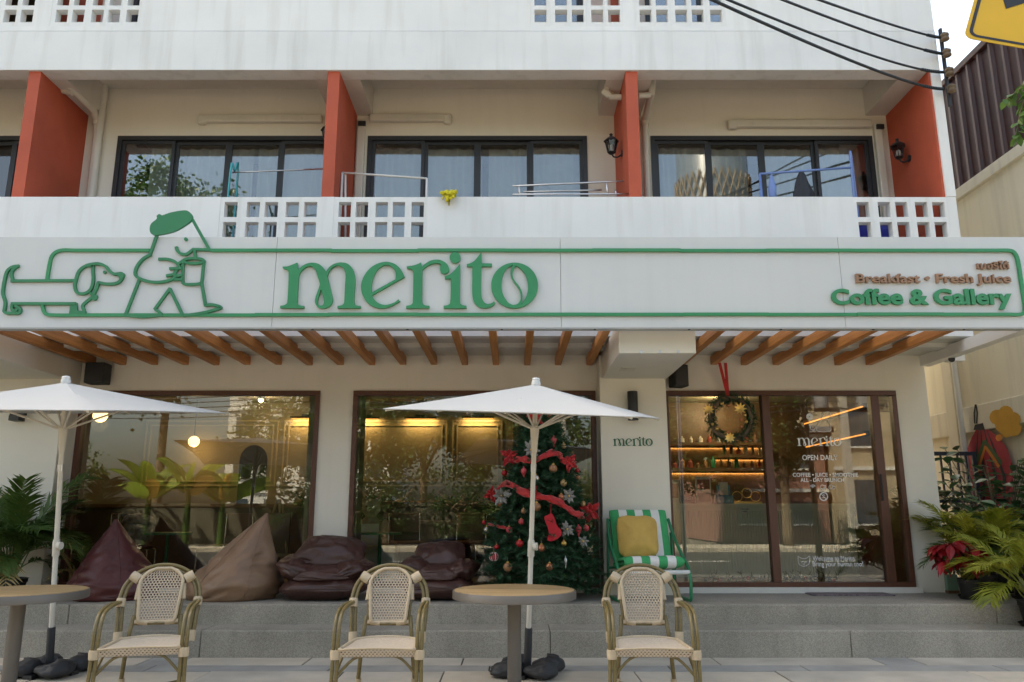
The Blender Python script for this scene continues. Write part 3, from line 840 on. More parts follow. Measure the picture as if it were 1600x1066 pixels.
for pts in ([(105, 703), (690, 700)],
            [(118, 705), (104, 650), (112, 612), (138, 582), (165, 566)],
            [(165, 566), (110, 577), (65, 615), (42, 690), (28, 770), (26, 830), (47, 905), (36, 985, 1), (60, 1003), (110, 1002), (168, 1003), (186, 980), (172, 952), (140, 935)],
            [(112, 972), (108, 945), (114, 915)],
            [(112, 968), (140, 985), (158, 965)],
            [(112, 915), (695, 915)],
            [(662, 920), (656, 995)], [(680, 925), (678, 995)],
            [(698, 915), (703, 990, 1), (780, 998, 1), (772, 970), (763, 940), (780, 912), (850, 855)],
            [(650, 998), (785, 998)],
            [(858, 565), (790, 568), (730, 615), (702, 690), (690, 750), (708, 808), (752, 824), (805, 812), (845, 770), (862, 690), (858, 620), (858, 565)],
            [(800, 562), (850, 550), (915, 546), (975, 570), (1015, 615), (1060, 642), (1120, 635), (1138, 655), (1110, 706), (1060, 730), (980, 732), (910, 718, 1), (893, 770), (868, 825)],
            [(1085, 640), (1120, 660), (1118, 690)],
            [(815, 805), (850, 830), (880, 850)]):
    strip(dog, pts, *D)
strip(dog, ell(870, 855, 18, 18, 12), *D, closed=True, n=1)
dog.plate([P2(ell(960, 621, 15, 15, 14), *D)], YS - .02, YS - .001)
dog.plate([P2(ell(1118, 660, 24, 26, 14), *D)], YS - .0305, YS - .001)
rel(dog.build('dog_drawing', 'green_dark', sign, label='green outline drawing of a long eared dog'))
G = (5.922, 180, 320)
man = MB()
for pts in ([(382, 285), (320, 463)], [(715, 140), (868, 412)],
            [(872, 417), (720, 413, 1), (690, 438), (650, 460), (600, 450), (572, 420), (565, 395)],
            [(735, 430), (742, 495)],
            [(325, 463), (260, 500), (205, 565), (184, 630), (202, 668), (270, 700), (360, 718), (450, 712), (530, 688), (560, 660)],
            [(405, 502), (480, 503), (540, 520), (575, 548), (592, 575), (570, 600), (545, 640), (560, 680)],
            [(507, 590), (570, 588)], [(478, 656), (560, 640)], [(545, 692), (615, 690)], [(570, 660), (615, 650)], [(590, 545), (625, 520)], [(570, 590), (612, 590)],
            [(628, 525), (622, 700), (640, 732), (700, 737), (785, 728), (800, 700), (818, 520)],
            [(222, 690), (95, 1012)],
            [(505, 775), (365, 965, 1), (430, 1012)], [(505, 780), (622, 1020)],
            [(800, 735), (833, 932, 1), (900, 925), (978, 950), (900, 978), (780, 1006), (640, 1025)],
            [(95, 1020), (250, 1036), (430, 1020)]):
    strip(man, pts, *G)
strip(man, ell(727, 520, 94, 24, 24), *G, closed=True, n=1)
man.plate([P2(ell(647, 314, 15, 17, 14), *G)], YS - .02, YS - .001)
mo = rel(man.build('man_drawing', 'green_dark', sign, label='green outline drawing of a man with a cup'))
ber = MB().plate([P2([tuple(v_) for v_ in catmull([(365, 282), (330, 265), (320, 220), (335, 175), (385, 132), (385, 105), (407, 88), (430, 97), (440, 99), (520, 72), (640, 53), (690, 70), (715, 110), (700, 150), (640, 195), (560, 240), (480, 265), (410, 278)], 5, True)], *G)], YS - .034, YS - .004)
ber.build('beret', 'green_dark', mo)
# --- border strip in short lengths, not quite in line
def bseg(pts, jig=0.0):
    mb = MB(); strip(mb, [(p_[0], p_[1] + jig, *p_[2:]) for p_ in pts], 1, 0, 0, 5.0)
    rel(mb.build('border_strip', 'green_acrylic', sign))
bseg([(73, 437), (77, 412), (82, 398), (95, 391), (120, 391), (178, 391, 1), (232, 391, 1)])
for a, b, j in ((330, 400, 0), (400, 517, 0), (518, 653, .8), (654, 789, 0), (790, 926, .3), (927, 1062, 0), (1063, 1197, .4), (1198, 1328, 0), (1329, 1460, .2), (1461, 1560, .2)):
    bseg([(a, 391), (b, 391)], j)
bseg([(1560, 391.2), (1578, 391.5), (1586, 396), (1591, 408), (1596, 440, 1), (1602, 478), (1600, 489), (1592, 491.4), (1580, 491.4)])
for a, b, j in ((1474, 1580, .3), (1341, 1473, 0), (1200, 1340, .3), (1069, 1200, 0), (930, 1068, .3), (790, 929, .2), (653, 789, .5), (514, 652, .2), (400, 513, .9), (240, 399, 1.3), (130, 239, 1.2)):
    bseg([(a, 491), (b, 491)], j)
bseg([(130, 492.2), (80, 492.2), (69, 488), (66, 478)], 0)
# --- words at the end of the board
def swrite(body, x0, x1, y, hpx, mat, off):
    a, b = at(x0, y, YS - .02), at(x1, y, YS - .02)
    for ob in write(body, a.x, b.x, a.z, hpx * .00601, YS - .001, .028, mat, sign, off): rel(ob)
swrite('Coffee & Gallery', 1300, 1582, 475, 24.5, 'green_acrylic', .035)
swrite('Breakfast \u2022 Fresh Juice', 1338, 1580, 441.5, 14.5, 'brown_letter', .022)
swrite('\u0e40\u0e21\u0e2d\u0e23\u0e34\u0e42\u0e15\u0e49', 1527, 1577, 420, 11.0, 'brown_letter', .02)

# ================================================================== PERGOLA
perg = thing('pergola', 'row of orange stained timber beams under the sign board', 'pergola', (0, 8.1, 3.0))
bm_mesh = mesh_of(MB().box(-.037, .037, -.90, 1.045, 0, .10), 'beam', 'beam_wood')
for k in range(-18, 13):
    xx = -.19 + .369 * k
    if 1.0 < xx < 1.79 or -5.99 < xx < -5.08: continue
    o = put(bm_mesh, 'beam', perg, (xx, 0, R.uniform(-.004, .004)), (0, 0, R.uniform(-.004, .004)))
    md = o.modifiers.new('bevel', 'BEVEL'); md.width = .005; md.segments = 2
MB().box(4.80, 4.92, -.96, .95, -.035, .09).build('end_rail', 'white_metal', perg, bevel=.004)
MB().box(SX0, 4.80, -.957, -.903, -.005, .095).build('front_rail', 'white_metal', perg)

# ================================================================== BALCONY THINGS
def wall_lantern(loc, dirx, label):
    t = thing('wall_lantern', label, 'lamp', loc, 0, 'black lanterns on the red dividers')
    s = dirx
    MB().lathe([(.05, -.012), (.05, .012), (.03, .018)], (0, 0, 0), 14).build('back_plate', 'black_metal', t, smooth='auto').rotation_euler = (0, s * pi / 2, 0)
    MB().tube(smooth3([(0, 0, 0), (s * .06, 0, -.05), (s * .12, 0, -.05), (s * .15, 0, 0)], 4), .012, 8).build('bracket', 'black_metal', t, smooth=True)
    c_ = (s * .15, 0, 0)
    MB().lathe([(.015, -.02), (.045, 0), (.06, .012), (.06, .02)], c_, 6).build('base', 'black_metal', t)
    b = MB()
    for k in range(6):
        a = 2 * pi * k / 6; b.tube([(c_[0] + .055 * cos(a), .055 * sin(a), .02), (c_[0] + .088 * cos(a), .088 * sin(a), .18)], .006, 5)
    b.build('cage', 'black_metal', t)
    MB().lathe([(.05, .02), (.083, .18)], c_, 6).build('glass', 'lamp_glass', t)
    MB().lathe([(.025, .03), (.035, .07), (.03, .11), (.012, .13)], c_, 10).build('bulb', 'shade_white', t, smooth=True)
    MB().lathe([(.11, .18), (.105, .195), (.06, .235), (.03, .25), (.02, .275), (.028, .29), (.006, .31)], c_, 6).build('roof', 'black_metal', t)
    t.scale = (.84, .84, .84)
    return t
p = at(968, 232, 8.62); wall_lantern((1.302, 8.55, p.z - .1), -1, 'black lantern on the red divider beside the stacked steel rails')
p = atx(1420, 238, 4.775); wall_lantern((4.775, p.y, p.z - .08), -1, 'black lantern on the last red divider by the corner')
wall_lantern((-2.112, 8.75, at(800, 222, 8.75).z), -1, 'black lantern half hidden behind the red divider near the teal rack')

def rail_thing(name, label, cat, mat, tubes, r=.012, group=None):
    pts = [Vector(q) for tb in tubes for q in tb]
    base = Vector((sum(q.x for q in pts) / len(pts), sum(q.y for q in pts) / len(pts), min(q.z for q in pts)))
    t = thing(name, label, cat, base, 0, group)
    for tb in tubes: MB().tube([Vector(q) - base for q in tb], r, 8).build('rail', mat, t, smooth=True)
    return t
FLR = PB + .22
yA = 8.35
def bal(x, y, Y): return at(x, y, Y)
def dn(v, z=FLR): return Vector((v.x, v.y, z))
# teal rack
a1, a2 = bal(360, 266, 8.42), bal(372, 266, 8.7)
b2 = bal(503, 266, 8.7); b1 = bal(500, 266, 8.42)
rail_thing('drying_rack', 'teal framed clothes drying rack behind the breeze block wall', 'drying rack', 'cyan_metal',
           [smooth3([dn(a1), a1 - Vector((0, 0, .04)), a1 + Vector((.03, .05, 0)), a2 - Vector((0, 0, .04)), dn(a2)], 4),
            [dn(a1) + Vector((0, 0, .7)), dn(a2) + Vector((.5, 0, .12))], [dn(a2) + Vector((0, 0, .7)), dn(a1) + Vector((.5, 0, .12))]])
rail_thing('clothes_rail', 'thin silver clothes rail beside the teal rack', 'rail', 'steel', [[a1 + Vector((.02, .02, -.02)), bal(505, 264, 8.5), ]], .009)
# steel bar leaning on the first balcony wall
q0, q1 = bal(140, 302, 8.28), bal(356, 296, 8.28)
rail_thing('steel_rail', 'long steel rail lying along the first balcony wall by the drain pipe', 'rail', 'steel',
           [[Vector((q0.x, 8.27, PT + .012)), Vector((q1.x, 8.27, PT + .045))], [Vector((q1.x - .05, 8.27, PT + .045)), Vector((q1.x - .02, 8.2, PT - .3))], [Vector((q0.x + .1, 8.27, PT + .012)), Vector((q0.x + .1, 8.25, PT - .5))]], .014)
# white rack
a1, a2 = bal(535, 270, 8.4), bal(667, 279, 8.4)
rail_thing('drying_rack', 'white metal clothes rack beside the red divider', 'drying rack', 'white_metal',
           [[dn(a1), a1], [dn(a1) + Vector((.05, .3, 0)), a1 + Vector((.03, .02, -.01))], [a1, a2], [a2, dn(a2)], [a2 + Vector((0, 0, -.01)), dn(a2) + Vector((.02, .3, 0))]], .013)
# stacked steel rails on the wall top
tb = []
for (x0, y0, x1, y1, Y) in ((801, 291, 974, 283, 8.16), (818, 300, 940, 297, 8.2), (801, 304, 982, 303, 8.16)):
    tb.append([at(x0, y0, Y), at(x1, y1, Y)])
for (x0, y0, x1, y1, Y) in ((811, 291, 812, 306.5, 8.16), (948, 286, 949, 305, 8.16), (962, 297, 962, 306.5, 8.18)):
    tb.append([at(x0, y0, Y), at(x1, y1, Y)])
rail_thing('steel_rail_stack', 'stack of thin stainless rails resting on the middle balcony wall', 'rails', 'steel', tb, .011)
# blue rack with clothes
a1, a2 = bal(1187, 272, 8.4), bal(1330, 262, 8.4)
rail_thing('drying_rack', 'blue metal clothes drying rack at the last balcony', 'drying rack', 'blue_metal',
           [[dn(a1), a1], [dn(a1) + Vector((.12, .25, 0)), a1 + Vector((.01, .02, 0))], [a1, a2], smooth3([dn(a2), a2 - Vector((.0, 0, .05)), a2 + Vector((.03, .03, 0)), dn(a2) + Vector((.14, .2, 0))], 4)], .014)
def drape(name, label, cat, mat, c_, w_, h, dep, seed, par=None):
    mb = MB(); nu, nv = 22, 12
    V = []
    for j in range(nv + 1):
        for i in range(nu):
            a = 2 * pi * i / nu; t = j / nv
            rr = .16 + .84 * min(1, t * 1.7) ** .8 * (1 - .12 * t)
            k = 1 + .35 * noise.noise((cos(a) * 2 + seed, sin(a) * 2, t * 2)) + .22 * sin(7 * a + seed) * t
            V.append((c_[0] + w_ * .5 * rr * k * cos(a), c_[1] + dep * .5 * rr * k * sin(a), c_[2] - h * t + .02 * noise.noise((a, seed, 2))))
    F_ = [(j * nu + i, j * nu + (i + 1) % nu, (j + 1) * nu + (i + 1) % nu, (j + 1) * nu + i) for j in range(nv) for i in range(nu)]
    F_ += [tuple(range(nu - 1, -1, -1)), tuple(nv * nu + i for i in range(nu))]
    mb.add(V, F_); o = mb.build(name, mat, par, smooth=True)
    if label: tag(o, label, cat)
    return o
q = bal(1252, 268, 8.4); drape('hanging_garment', 'dark folded garment hanging from the blue rack', 'garment', 'dark_cloth', (q.x, 8.4, q.z), .24, .45, .1, 2)
q = bal(1205, 272, 8.4); drape('hanging_cloth', 'small blue checked cloth hanging from the blue rack', 'cloth', 'blue_metal', (q.x, 8.4, q.z), .09, .3, .05, 5)
# yellow cloth over the wall
q = at(702, 300, YF)
mb = MB()
nu, nv = 16, 14
V = []
for j in range(nv + 1):
    for i in range(nu + 1):
        s_ = i / nu - .5; t = j / nv
        fold = .05 * noise.noise((s_ * 11, t * 3, 3.1)) + .03 * sin(s_ * 30 + 5 * t)
        wd = .17 * (1 - .45 * abs(t - .35)) * (1 + .3 * noise.noise((t * 4, s_ * 3, 9)))
        if t < .3: y_ = YF + .10 - .11 * (t / .3); z_ = PT + .035 + .03 * sin(t / .3 * pi) + .03 * noise.noise((s_ * 7, t * 6, 1))
        else: y_ = YF - .025 - abs(fold) * .9; z_ = PT + .03 - (t - .3) / .7 * (.10 + .05 * cos(s_ * 9))
        V.append((q.x + s_ * wd + .03 * noise.noise((t * 5, s_ * 6, 7)), y_ - .012, z_ + .03 * noise.noise((s_ * 12, t * 7, 4))))
mb.add(V, [(j * (nu + 1) + i, j * (nu + 1) + i + 1, (j + 1) * (nu + 1) + i + 1, (j + 1) * (nu + 1) + i) for j in range(nv) for i in range(nu)])
o = mb.build('cleaning_cloth', 'yellow_cloth', smooth=True); md = o.modifiers.new('thick', 'SOLIDIFY'); md.thickness = .012
tag(o, 'crumpled yellow cloth hung over the white balcony wall', 'cloth')
# blue crate behind the last breeze blocks
q0, q1 = at(1336, 360, 8.45), at(1395, 360, 8.45)
cr = thing('plastic_crate', 'blue plastic crate behind the last breeze block wall', 'crate', ((q0.x + q1.x) / 2, 8.5, FLR))
w_ = (q1.x - q0.x) / 2; zt = at(1360, 348, 8.4).z - FLR
MB().box(-w_, w_, -.14, -.12, 0, zt).build('front_side', 'blue_plastic', cr); MB().box(-w_, w_, .12, .14, 0, zt).build('rear_side', 'blue_plastic', cr)
MB().box(-w_, -w_ + .02, -.12, .12, 0, zt).build('end_side', 'blue_plastic', cr); MB().box(w_ - .02, w_, -.12, .12, 0, zt).build('end_side', 'blue_plastic', cr)
MB().box(-w_ + .02, w_ - .02, -.12, .12, 0, .02).build('bottom', 'blue_plastic', cr); MB().box(-w_ - .01, w_ + .01, -.15, -.141, zt - .05, zt - .02).build('rim', 'blue_plastic', cr)

# ================================================================== CABLES
ends = [(1470, 59), (1472, 84), (1474, 113), (1474, 139)]
tops = [((1308, 0), (1388, 37)), ((1260, 0), (1365, 53)), ((1206, 0), (1340, 79)), ((1190, 8), (1345, 101))]
cl = ['topmost of four sagging dark power cables tied at the building corner', 'second from the top of the sagging dark power cables at the building corner',
      'third from the top of the sagging dark power cables at the building corner', 'lowest of four sagging dark power cables tied at the building corner']
rack_z = []
for k in range(4):
    E = at(*ends[k], YF - .06); rack_z.append(E.z)
    mid = at(*tops[k][1], 7.35); tp = at(*tops[k][0], 6.35)
    quad_ = lambda t: E + (mid - E) * (2 * t - t * t * .5 - .5 * t) + (tp - E) * (.5 * t * t - .5 * t)
    pts = [quad_(i / 12) for i in range(0, 26)]
    a_, m_ = pts[-1], (pts[-1] - pts[-2]) * 12 * 4.2; b_ = Vector((-2.6 - .15 * k, -9.25, 12.2 - .3 * k)); n_ = (b_ - a_) * .9 + Vector((0, 0, 5.0))
    for i in range(1, 25):
        t = i / 24; pts.append(a_ * (2 * t ** 3 - 3 * t * t + 1) + m_ * (t ** 3 - 2 * t * t + t) + b_ * (3 * t * t - 2 * t ** 3) + n_ * (t ** 3 - t * t))
    mb = MB().tube(pts, .0125 if k < 3 else .015, 6)
    o = mb.build('power_cable', 'cable', smooth=True)
    tag(o, cl[k], 'cable', 'power cables at the building corner')
    pr = [quad_(.36 * i / 24) for i in range(25)]
    MB().tube(pr, [.017 + .003 * (i % 2) for i in range(25)], 6).build('binding_wrap', 'cable', o)
ir = thing('insulator_rack', 'dark metal rack of spool insulators at the building corner', 'insulator', (4.95, YF - .03, rack_z[3] - .12))
MB().box(-.012, .012, -.02, .02, -.08, rack_z[0] - rack_z[3] + .25).build('strap', 'black_metal', ir)
for z in rack_z:
    MB().lathe([(.03, -.045), (.045, -.035), (.045, -.012), (.028, 0), (.045, .012), (.045, .035), (.03, .045)], (0, -.07, z - rack_z[3] + .1), 12).build('spool', 'bark', ir, smooth=True)
    MB().box(-.012, .012, -.075, -.01, z - rack_z[3] + .15, z - rack_z[3] + .165).build('arm', 'black_metal', ir)

# ================================================================== NEIGHBOUR ON THE RIGHT
XN = 6.2
nb = thing('neighbour_wall', 'weathered cream boundary wall with painted red lantern beside the cafe', 'wall', (XN, 11, 0))
def nrel(o): o.location = -nb.location; return o
capz = atx(1600, 228, XN).z
nrel(MB().box(XN, XN + .2, 7.0, 26, -.05, capz - .12).build('wall_face', 'old_cream', nb))
nrel(MB().box(XN - .06, XN + .26, 7.0, 26, capz - .12, capz + .03).build('coping', 'old_cream_trim', nb, bevel=.01))
lz = atx(1560, 627, XN).z
nrel(MB().box(XN - .07, XN, 7.0, 26, lz - .34, lz).build('ledge', 'old_cream_trim', nb, bevel=.01))
lz2 = lz - .36
py = atx(1490, 600, XN).y
nrel(MB().box(XN - .09, XN, py - .12, py + .12, 0, capz - .12).build('pilaster', 'old_cream_trim', nb, bevel=.01))
nrel(MB().tube([(XN - .13, py - .3, .4), (XN - .13, py - .3, capz - .2)], .035, 10).build('drain_pipe', 'pvc', nb, smooth='auto'))
# painted mural
def wallpoly(pts, off, mat, name):
    W = [atx(x, y, XN) for x, y in pts]
    lp = [Vector((p_.y, p_.z, 0)) for p_ in W]; tri = geometry.tessellate_polygon([lp]); mb = MB()
    mb.add([(XN - off, p_.x, p_.y) for p_ in lp] + [(XN - off + .002, p_.x, p_.y) for p_ in lp], [tuple(t) for t in tri]); nrel(mb.build(name, mat, nb))
sm = lambda L, n=5: [tuple(v_) for v_ in catmull(L, n, True)]
OFF = .073
wallpoly(sm([(1534, 671, 1), (1553, 671, 1), (1568, 683), (1582, 700), (1590, 725), (1592, 760), (1588, 800), (1575, 840), (1550, 850), (1527, 835), (1517, 800), (1514, 760), (1517, 715), (1525, 688)]), OFF, 'mural_red', 'painted_lantern')
for dx_ in (-18, -4, 14, 28):
    wallpoly([(1542 + dx_ * .3, 672), (1543.2 + dx_ * .3, 672), (1553 + dx_ * 1.02, 745), (1550 + dx_ * 1.02, 840), (1548 + dx_ * 1.0, 745)], OFF + .0015, 'mural_dark', 'painted_fold')
wallpoly([(1530, 672), (1532, 664), (1545, 661), (1547, 668), (1548, 672)], OFF + .003, 'mural_dark', 'painted_cap')
wallpoly([(1531, 662), (1530, 645), (1532, 632), (1535, 632), (1537, 645), (1536, 662), (1534, 662), (1535, 646), (1533.6, 637), (1532.6, 646), (1533.2, 662)], OFF + .0035, 'mural_dark', 'painted_cord')
wallpoly([(1528, 735), (1545, 688), (1550, 688), (1576, 722), (1573, 727), (1548, 694), (1532, 737)], OFF + .003, 'mural_green', 'painted_chevron')
wallpoly([(1533, 741), (1547, 697), (1551, 697), (1572, 728), (1569, 732), (1549, 702), (1537, 742)], OFF + .003, 'mural_orange', 'painted_chevron')
for kf, (dx, dy, rr) in enumerate(((0, 0, 12), (14, -6, 12), (26, 4, 12), (10, 12, 13), (27, 18, 12), (15, 22, 10))):
    wallpoly([(1567 + dx + rr * cos(2 * pi * k / 14), 652 + dy + rr * sin(2 * pi * k / 14)) for k in range(14)], OFF + .0012 + .0009 * kf, 'mural_yellow', 'painted_flower')
wallpoly([(1571 + 5.5 * cos(2 * pi * k / 12), 684 + 5.5 * sin(2 * pi * k / 12)) for k in range(12)], OFF + .009, 'mural_orange', 'painted_flower')
# corrugated screen on the wall
fen = thing('corrugated_fence', 'dark brown corrugated metal screen standing on the cream boundary wall', 'fence', (XN + .12, 11, capz))
ztop = 1.72
y = 7.0
sheet = mesh_of(MB().add([(0, 0, -.14), (0, .17, -.14), (-.035, .19, -.14), (-.035, .235, -.14), (0, .255, -.14), (0, 0, ztop), (0, .17, ztop), (-.035, .19, ztop), (-.035, .235, ztop), (0, .255, ztop)],
                         [(0, 1, 6, 5), (1, 2, 7, 6), (2, 3, 8, 7), (3, 4, 9, 8)]), 'corrugated_sheet', 'corrugated')
rib = mesh_of(MB().box(-.040, -.036, .193, .232, -.13, ztop - .01), 'rib', 'corrugated_glint')  # crest strip that carries the painted highlight
for k in range(56):
    s_ = put(sheet, 'corrugated_sheet', fen, (0, 7.0 + .255 * k - 11, 0)); put(rib, 'rib', s_)
MB().box(-.06, .05, -4, 10.3, ztop, ztop + .09).build('top_cap', 'corrugated', fen, bevel=.006)
for k in range(7): MB().box(.02, .07, -3.5 + 2 * k, -3.44 + 2 * k, -.15, ztop).build('post', 'corrugated', fen)
# side gate
ga, gb = atx(1461, 740, 4.93), atx(1497, 740, 6.19)
gy = 10.4
gt = thing('side_gate', 'dark blue metal gate between the cafe and the boundary wall', 'gate', (5.56, gy, DECK))
gz = at(1480, 706, gy).z - DECK
mb = MB().box(-.60, -.55, -.02, .02, 0, gz).box(.50, .55, -.02, .02, 0, gz).box(-.55, .50, -.02, .02, gz - .05, gz).box(-.55, .50, -.02, .02, 0, .05).box(-.55, .50, -.02, .02, gz * .6, gz * .6 + .04)
mb.build('frame', 'gate_blue', gt)
for k in range(9): MB().box(-.47 + .11 * k, -.45 + .11 * k, -.012, .012, .05, gz - .05).build('bar', 'gate_blue', gt)
MB().box(4.95, 6.2, 9.3, 26, -.05, DECK - .01).build('side_passage', 'concrete_top')['kind'] = 'structure'
# sign at the upper right, on its own post
ys = thing('road_sign', 'yellow diamond warning sign with black border at the street edge', 'sign', (0, 0, 0))
cR = Vector((3.20, 3.9, 3.93))
P0, P1, P2_ = at(1510, 57, 3.95), at(1527, -5, 4.0), at(1600, 98, 3.85)
e1 = (P1 - P0).normalized(); e2 = (P2_ - P0); e2 = (e2 - e1 * e2.dot(e1) * .9).normalized()
nrm = e1.cross(e2).normalized()
if nrm.y > 0: nrm = -nrm
SL = .75
def sq(off, inset, z, rad=.05, n=6):
    pts = []
    for (ci, cj, a0) in ((0, 0, 180), (1, 0, 270), (1, 1, 0), (0, 1, 90)):
        cx = rad + inset if ci == 0 else SL - rad - inset; cy = rad + inset if cj == 0 else SL - rad - inset
        for k in range(n + 1):
            a = radians(a0 + 90 * k / n); pts.append(P0 + e1 * (cx - 0.012 + rad * cos(a)) + e2 * (cy - .012 + rad * sin(a)) + nrm * z)
    return pts
def splate(loopA, loopB, mat, name):
    n = len(loopA); mb = MB().add(loopA + loopB, [tuple(range(n)), tuple(range(2 * n - 1, n - 1, -1))] + [(i, (i + 1) % n, n + (i + 1) % n, n + i) for i in range(n)])
    mb.build(name, mat, ys)
splate(sq(0, 0, 0), sq(0, 0, -.004), 'sign_yellow', 'plate')
A, B = sq(0, .018, .0015), sq(0, .036, .0015, .035)
mb = MB().add(A + B, [(i, (i + 1) % len(A), len(A) + (i + 1) % len(A), len(A) + i) for i in range(len(A))]); mb.build('border', 'sign_black', ys)
ctr = P0 + (e1 + e2) * SL / 2
def sp(u, v_): return P0 + e1 * u + e2 * v_ + nrm * .002
MB().add([sp(.26, .16), sp(.34, .13), sp(.60, .40), sp(.66, .34), sp(.66, .56), sp(.45, .56), sp(.52, .48)], [(0, 1, 2, 6), (2, 3, 4), (2, 4, 5, 6)]).build('arrow', 'sign_black', ys)
MB().tube([ctr - nrm * .004 + Vector((0, .02, 0)), (ctr.x - nrm.x * .08, ctr.y + .10, ctr.z - .12), (ctr.x - nrm.x * .08, ctr.y + .10, -.02)], .035, 12).build('post', 'steel', ys, smooth='auto')
# security camera and its arm under the end rail
cc = at(1486, 560, 8.6)
ct = thing('security_camera', 'small white and black security camera under the pergola end', 'camera', (cc.x, 8.6, cc.z))
MB().tube([(0, 0, .02), (-.01, .02, .08), (.03, .05, 3.0 - cc.z + .02)], .013, 8).build('arm', 'white_metal', ct)
MB().tube([(.05, .1, .02), (-.03, -.06, -.02)], .03, 12).build('body', 'white_metal', ct, smooth='auto')
MB().tube([(-.03, -.06, -.02), (-.045, -.09, -.028)], .034, 12).build('lens_hood', 'black_plastic', ct, smooth='auto')
MB().box(-.02, .16, .0, .12, 3.0 - cc.z - .05, 3.0 - cc.z + .03).build('junction_box', 'white_metal', ct, bevel=.005)

# ================================================================== WALL FITTINGS
def speaker(x0, x1, y0, y1, Y, label, rz):
    a, b = at(x0, y0, Y), at(x1, y1, Y); c_ = (a + b) / 2; w_ = (b.x - a.x) / 2; h = (a.z - b.z) / 2
    t = thing('loudspeaker', label, 'speaker', (c_.x, Y, b.z), rz)
    MB().box(-w_, w_, -.08, .10, 0, 2 * h).build('cabinet', 'black_plastic', t, bevel=.012)
    MB().box(-w_ + .012, w_ - .012, -.09, -.081, .012, 2 * h - .012).build('grille', 'black_metal', t, bevel=.004)
    MB().tube([(0, .09, h), (0, YW - Y + .01, h)], .02, 8).build('bracket', 'black_metal', t)
speaker(139, 166, 568, 600, 8.98, 'black loudspeaker under the pergola beside the left pillar', .0)
speaker(1048, 1073, 571, 605, 8.98, 'black loudspeaker tucked under the boxed beam by the wreath', .25)
def sconce(x, y0, y1, label):
    a, b = at(x, y0, YP - .07), at(x, y1, YP - .07); h = a.z - b.z
    t = thing('wall_light', label, 'lamp', (a.x, YP - .075, b.z))
    MB().lathe([(.056, 0), (.058, .004), (.058, h - .004), (.056, h)], (0, 0, 0), 20).build('tube', 'black_metal', t, smooth='auto')
    MB().box(-.04, .04, .04, .076, h * .3, h * .7).build('mount', 'black_metal', t)
sconce(988, 612, 657, 'black cylinder wall light above the small green pillar lettering')
a, b = at(20, 636, YP - .06), at(42, 658, YP - .06)
t = thing('wall_box_light', 'small black box light on the far pillar above the palm', 'lamp', ((a.x + b.x) / 2, YP - .06, b.z))
MB().box(-.085, .085, -.05, .0, .06, .16).build('hood', 'black_metal', t, bevel=.004); MB().box(-.085, .03, -.06, .061, 0, .06).build('body', 'black_metal', t, bevel=.004)
# door mat
p0, p1 = atz(1275, 927, DECK), atz(1385, 932, DECK)
mt = thing('door_mat', 'worn woven door mat in front of the glass door', 'mat', ((p0.x + p1.x) / 2, 8.88, DECK))
MB().box(-.42, .42, -.12, .12, -.003, .012).build('woven_pile', 'mat_weave', mt, bevel=.004)
for s_ in (-1, 1): MB().box(s_ * .42, s_ * .44, -.12, .12, -.003, .009).build('fringe', 'mat_weave', mt)

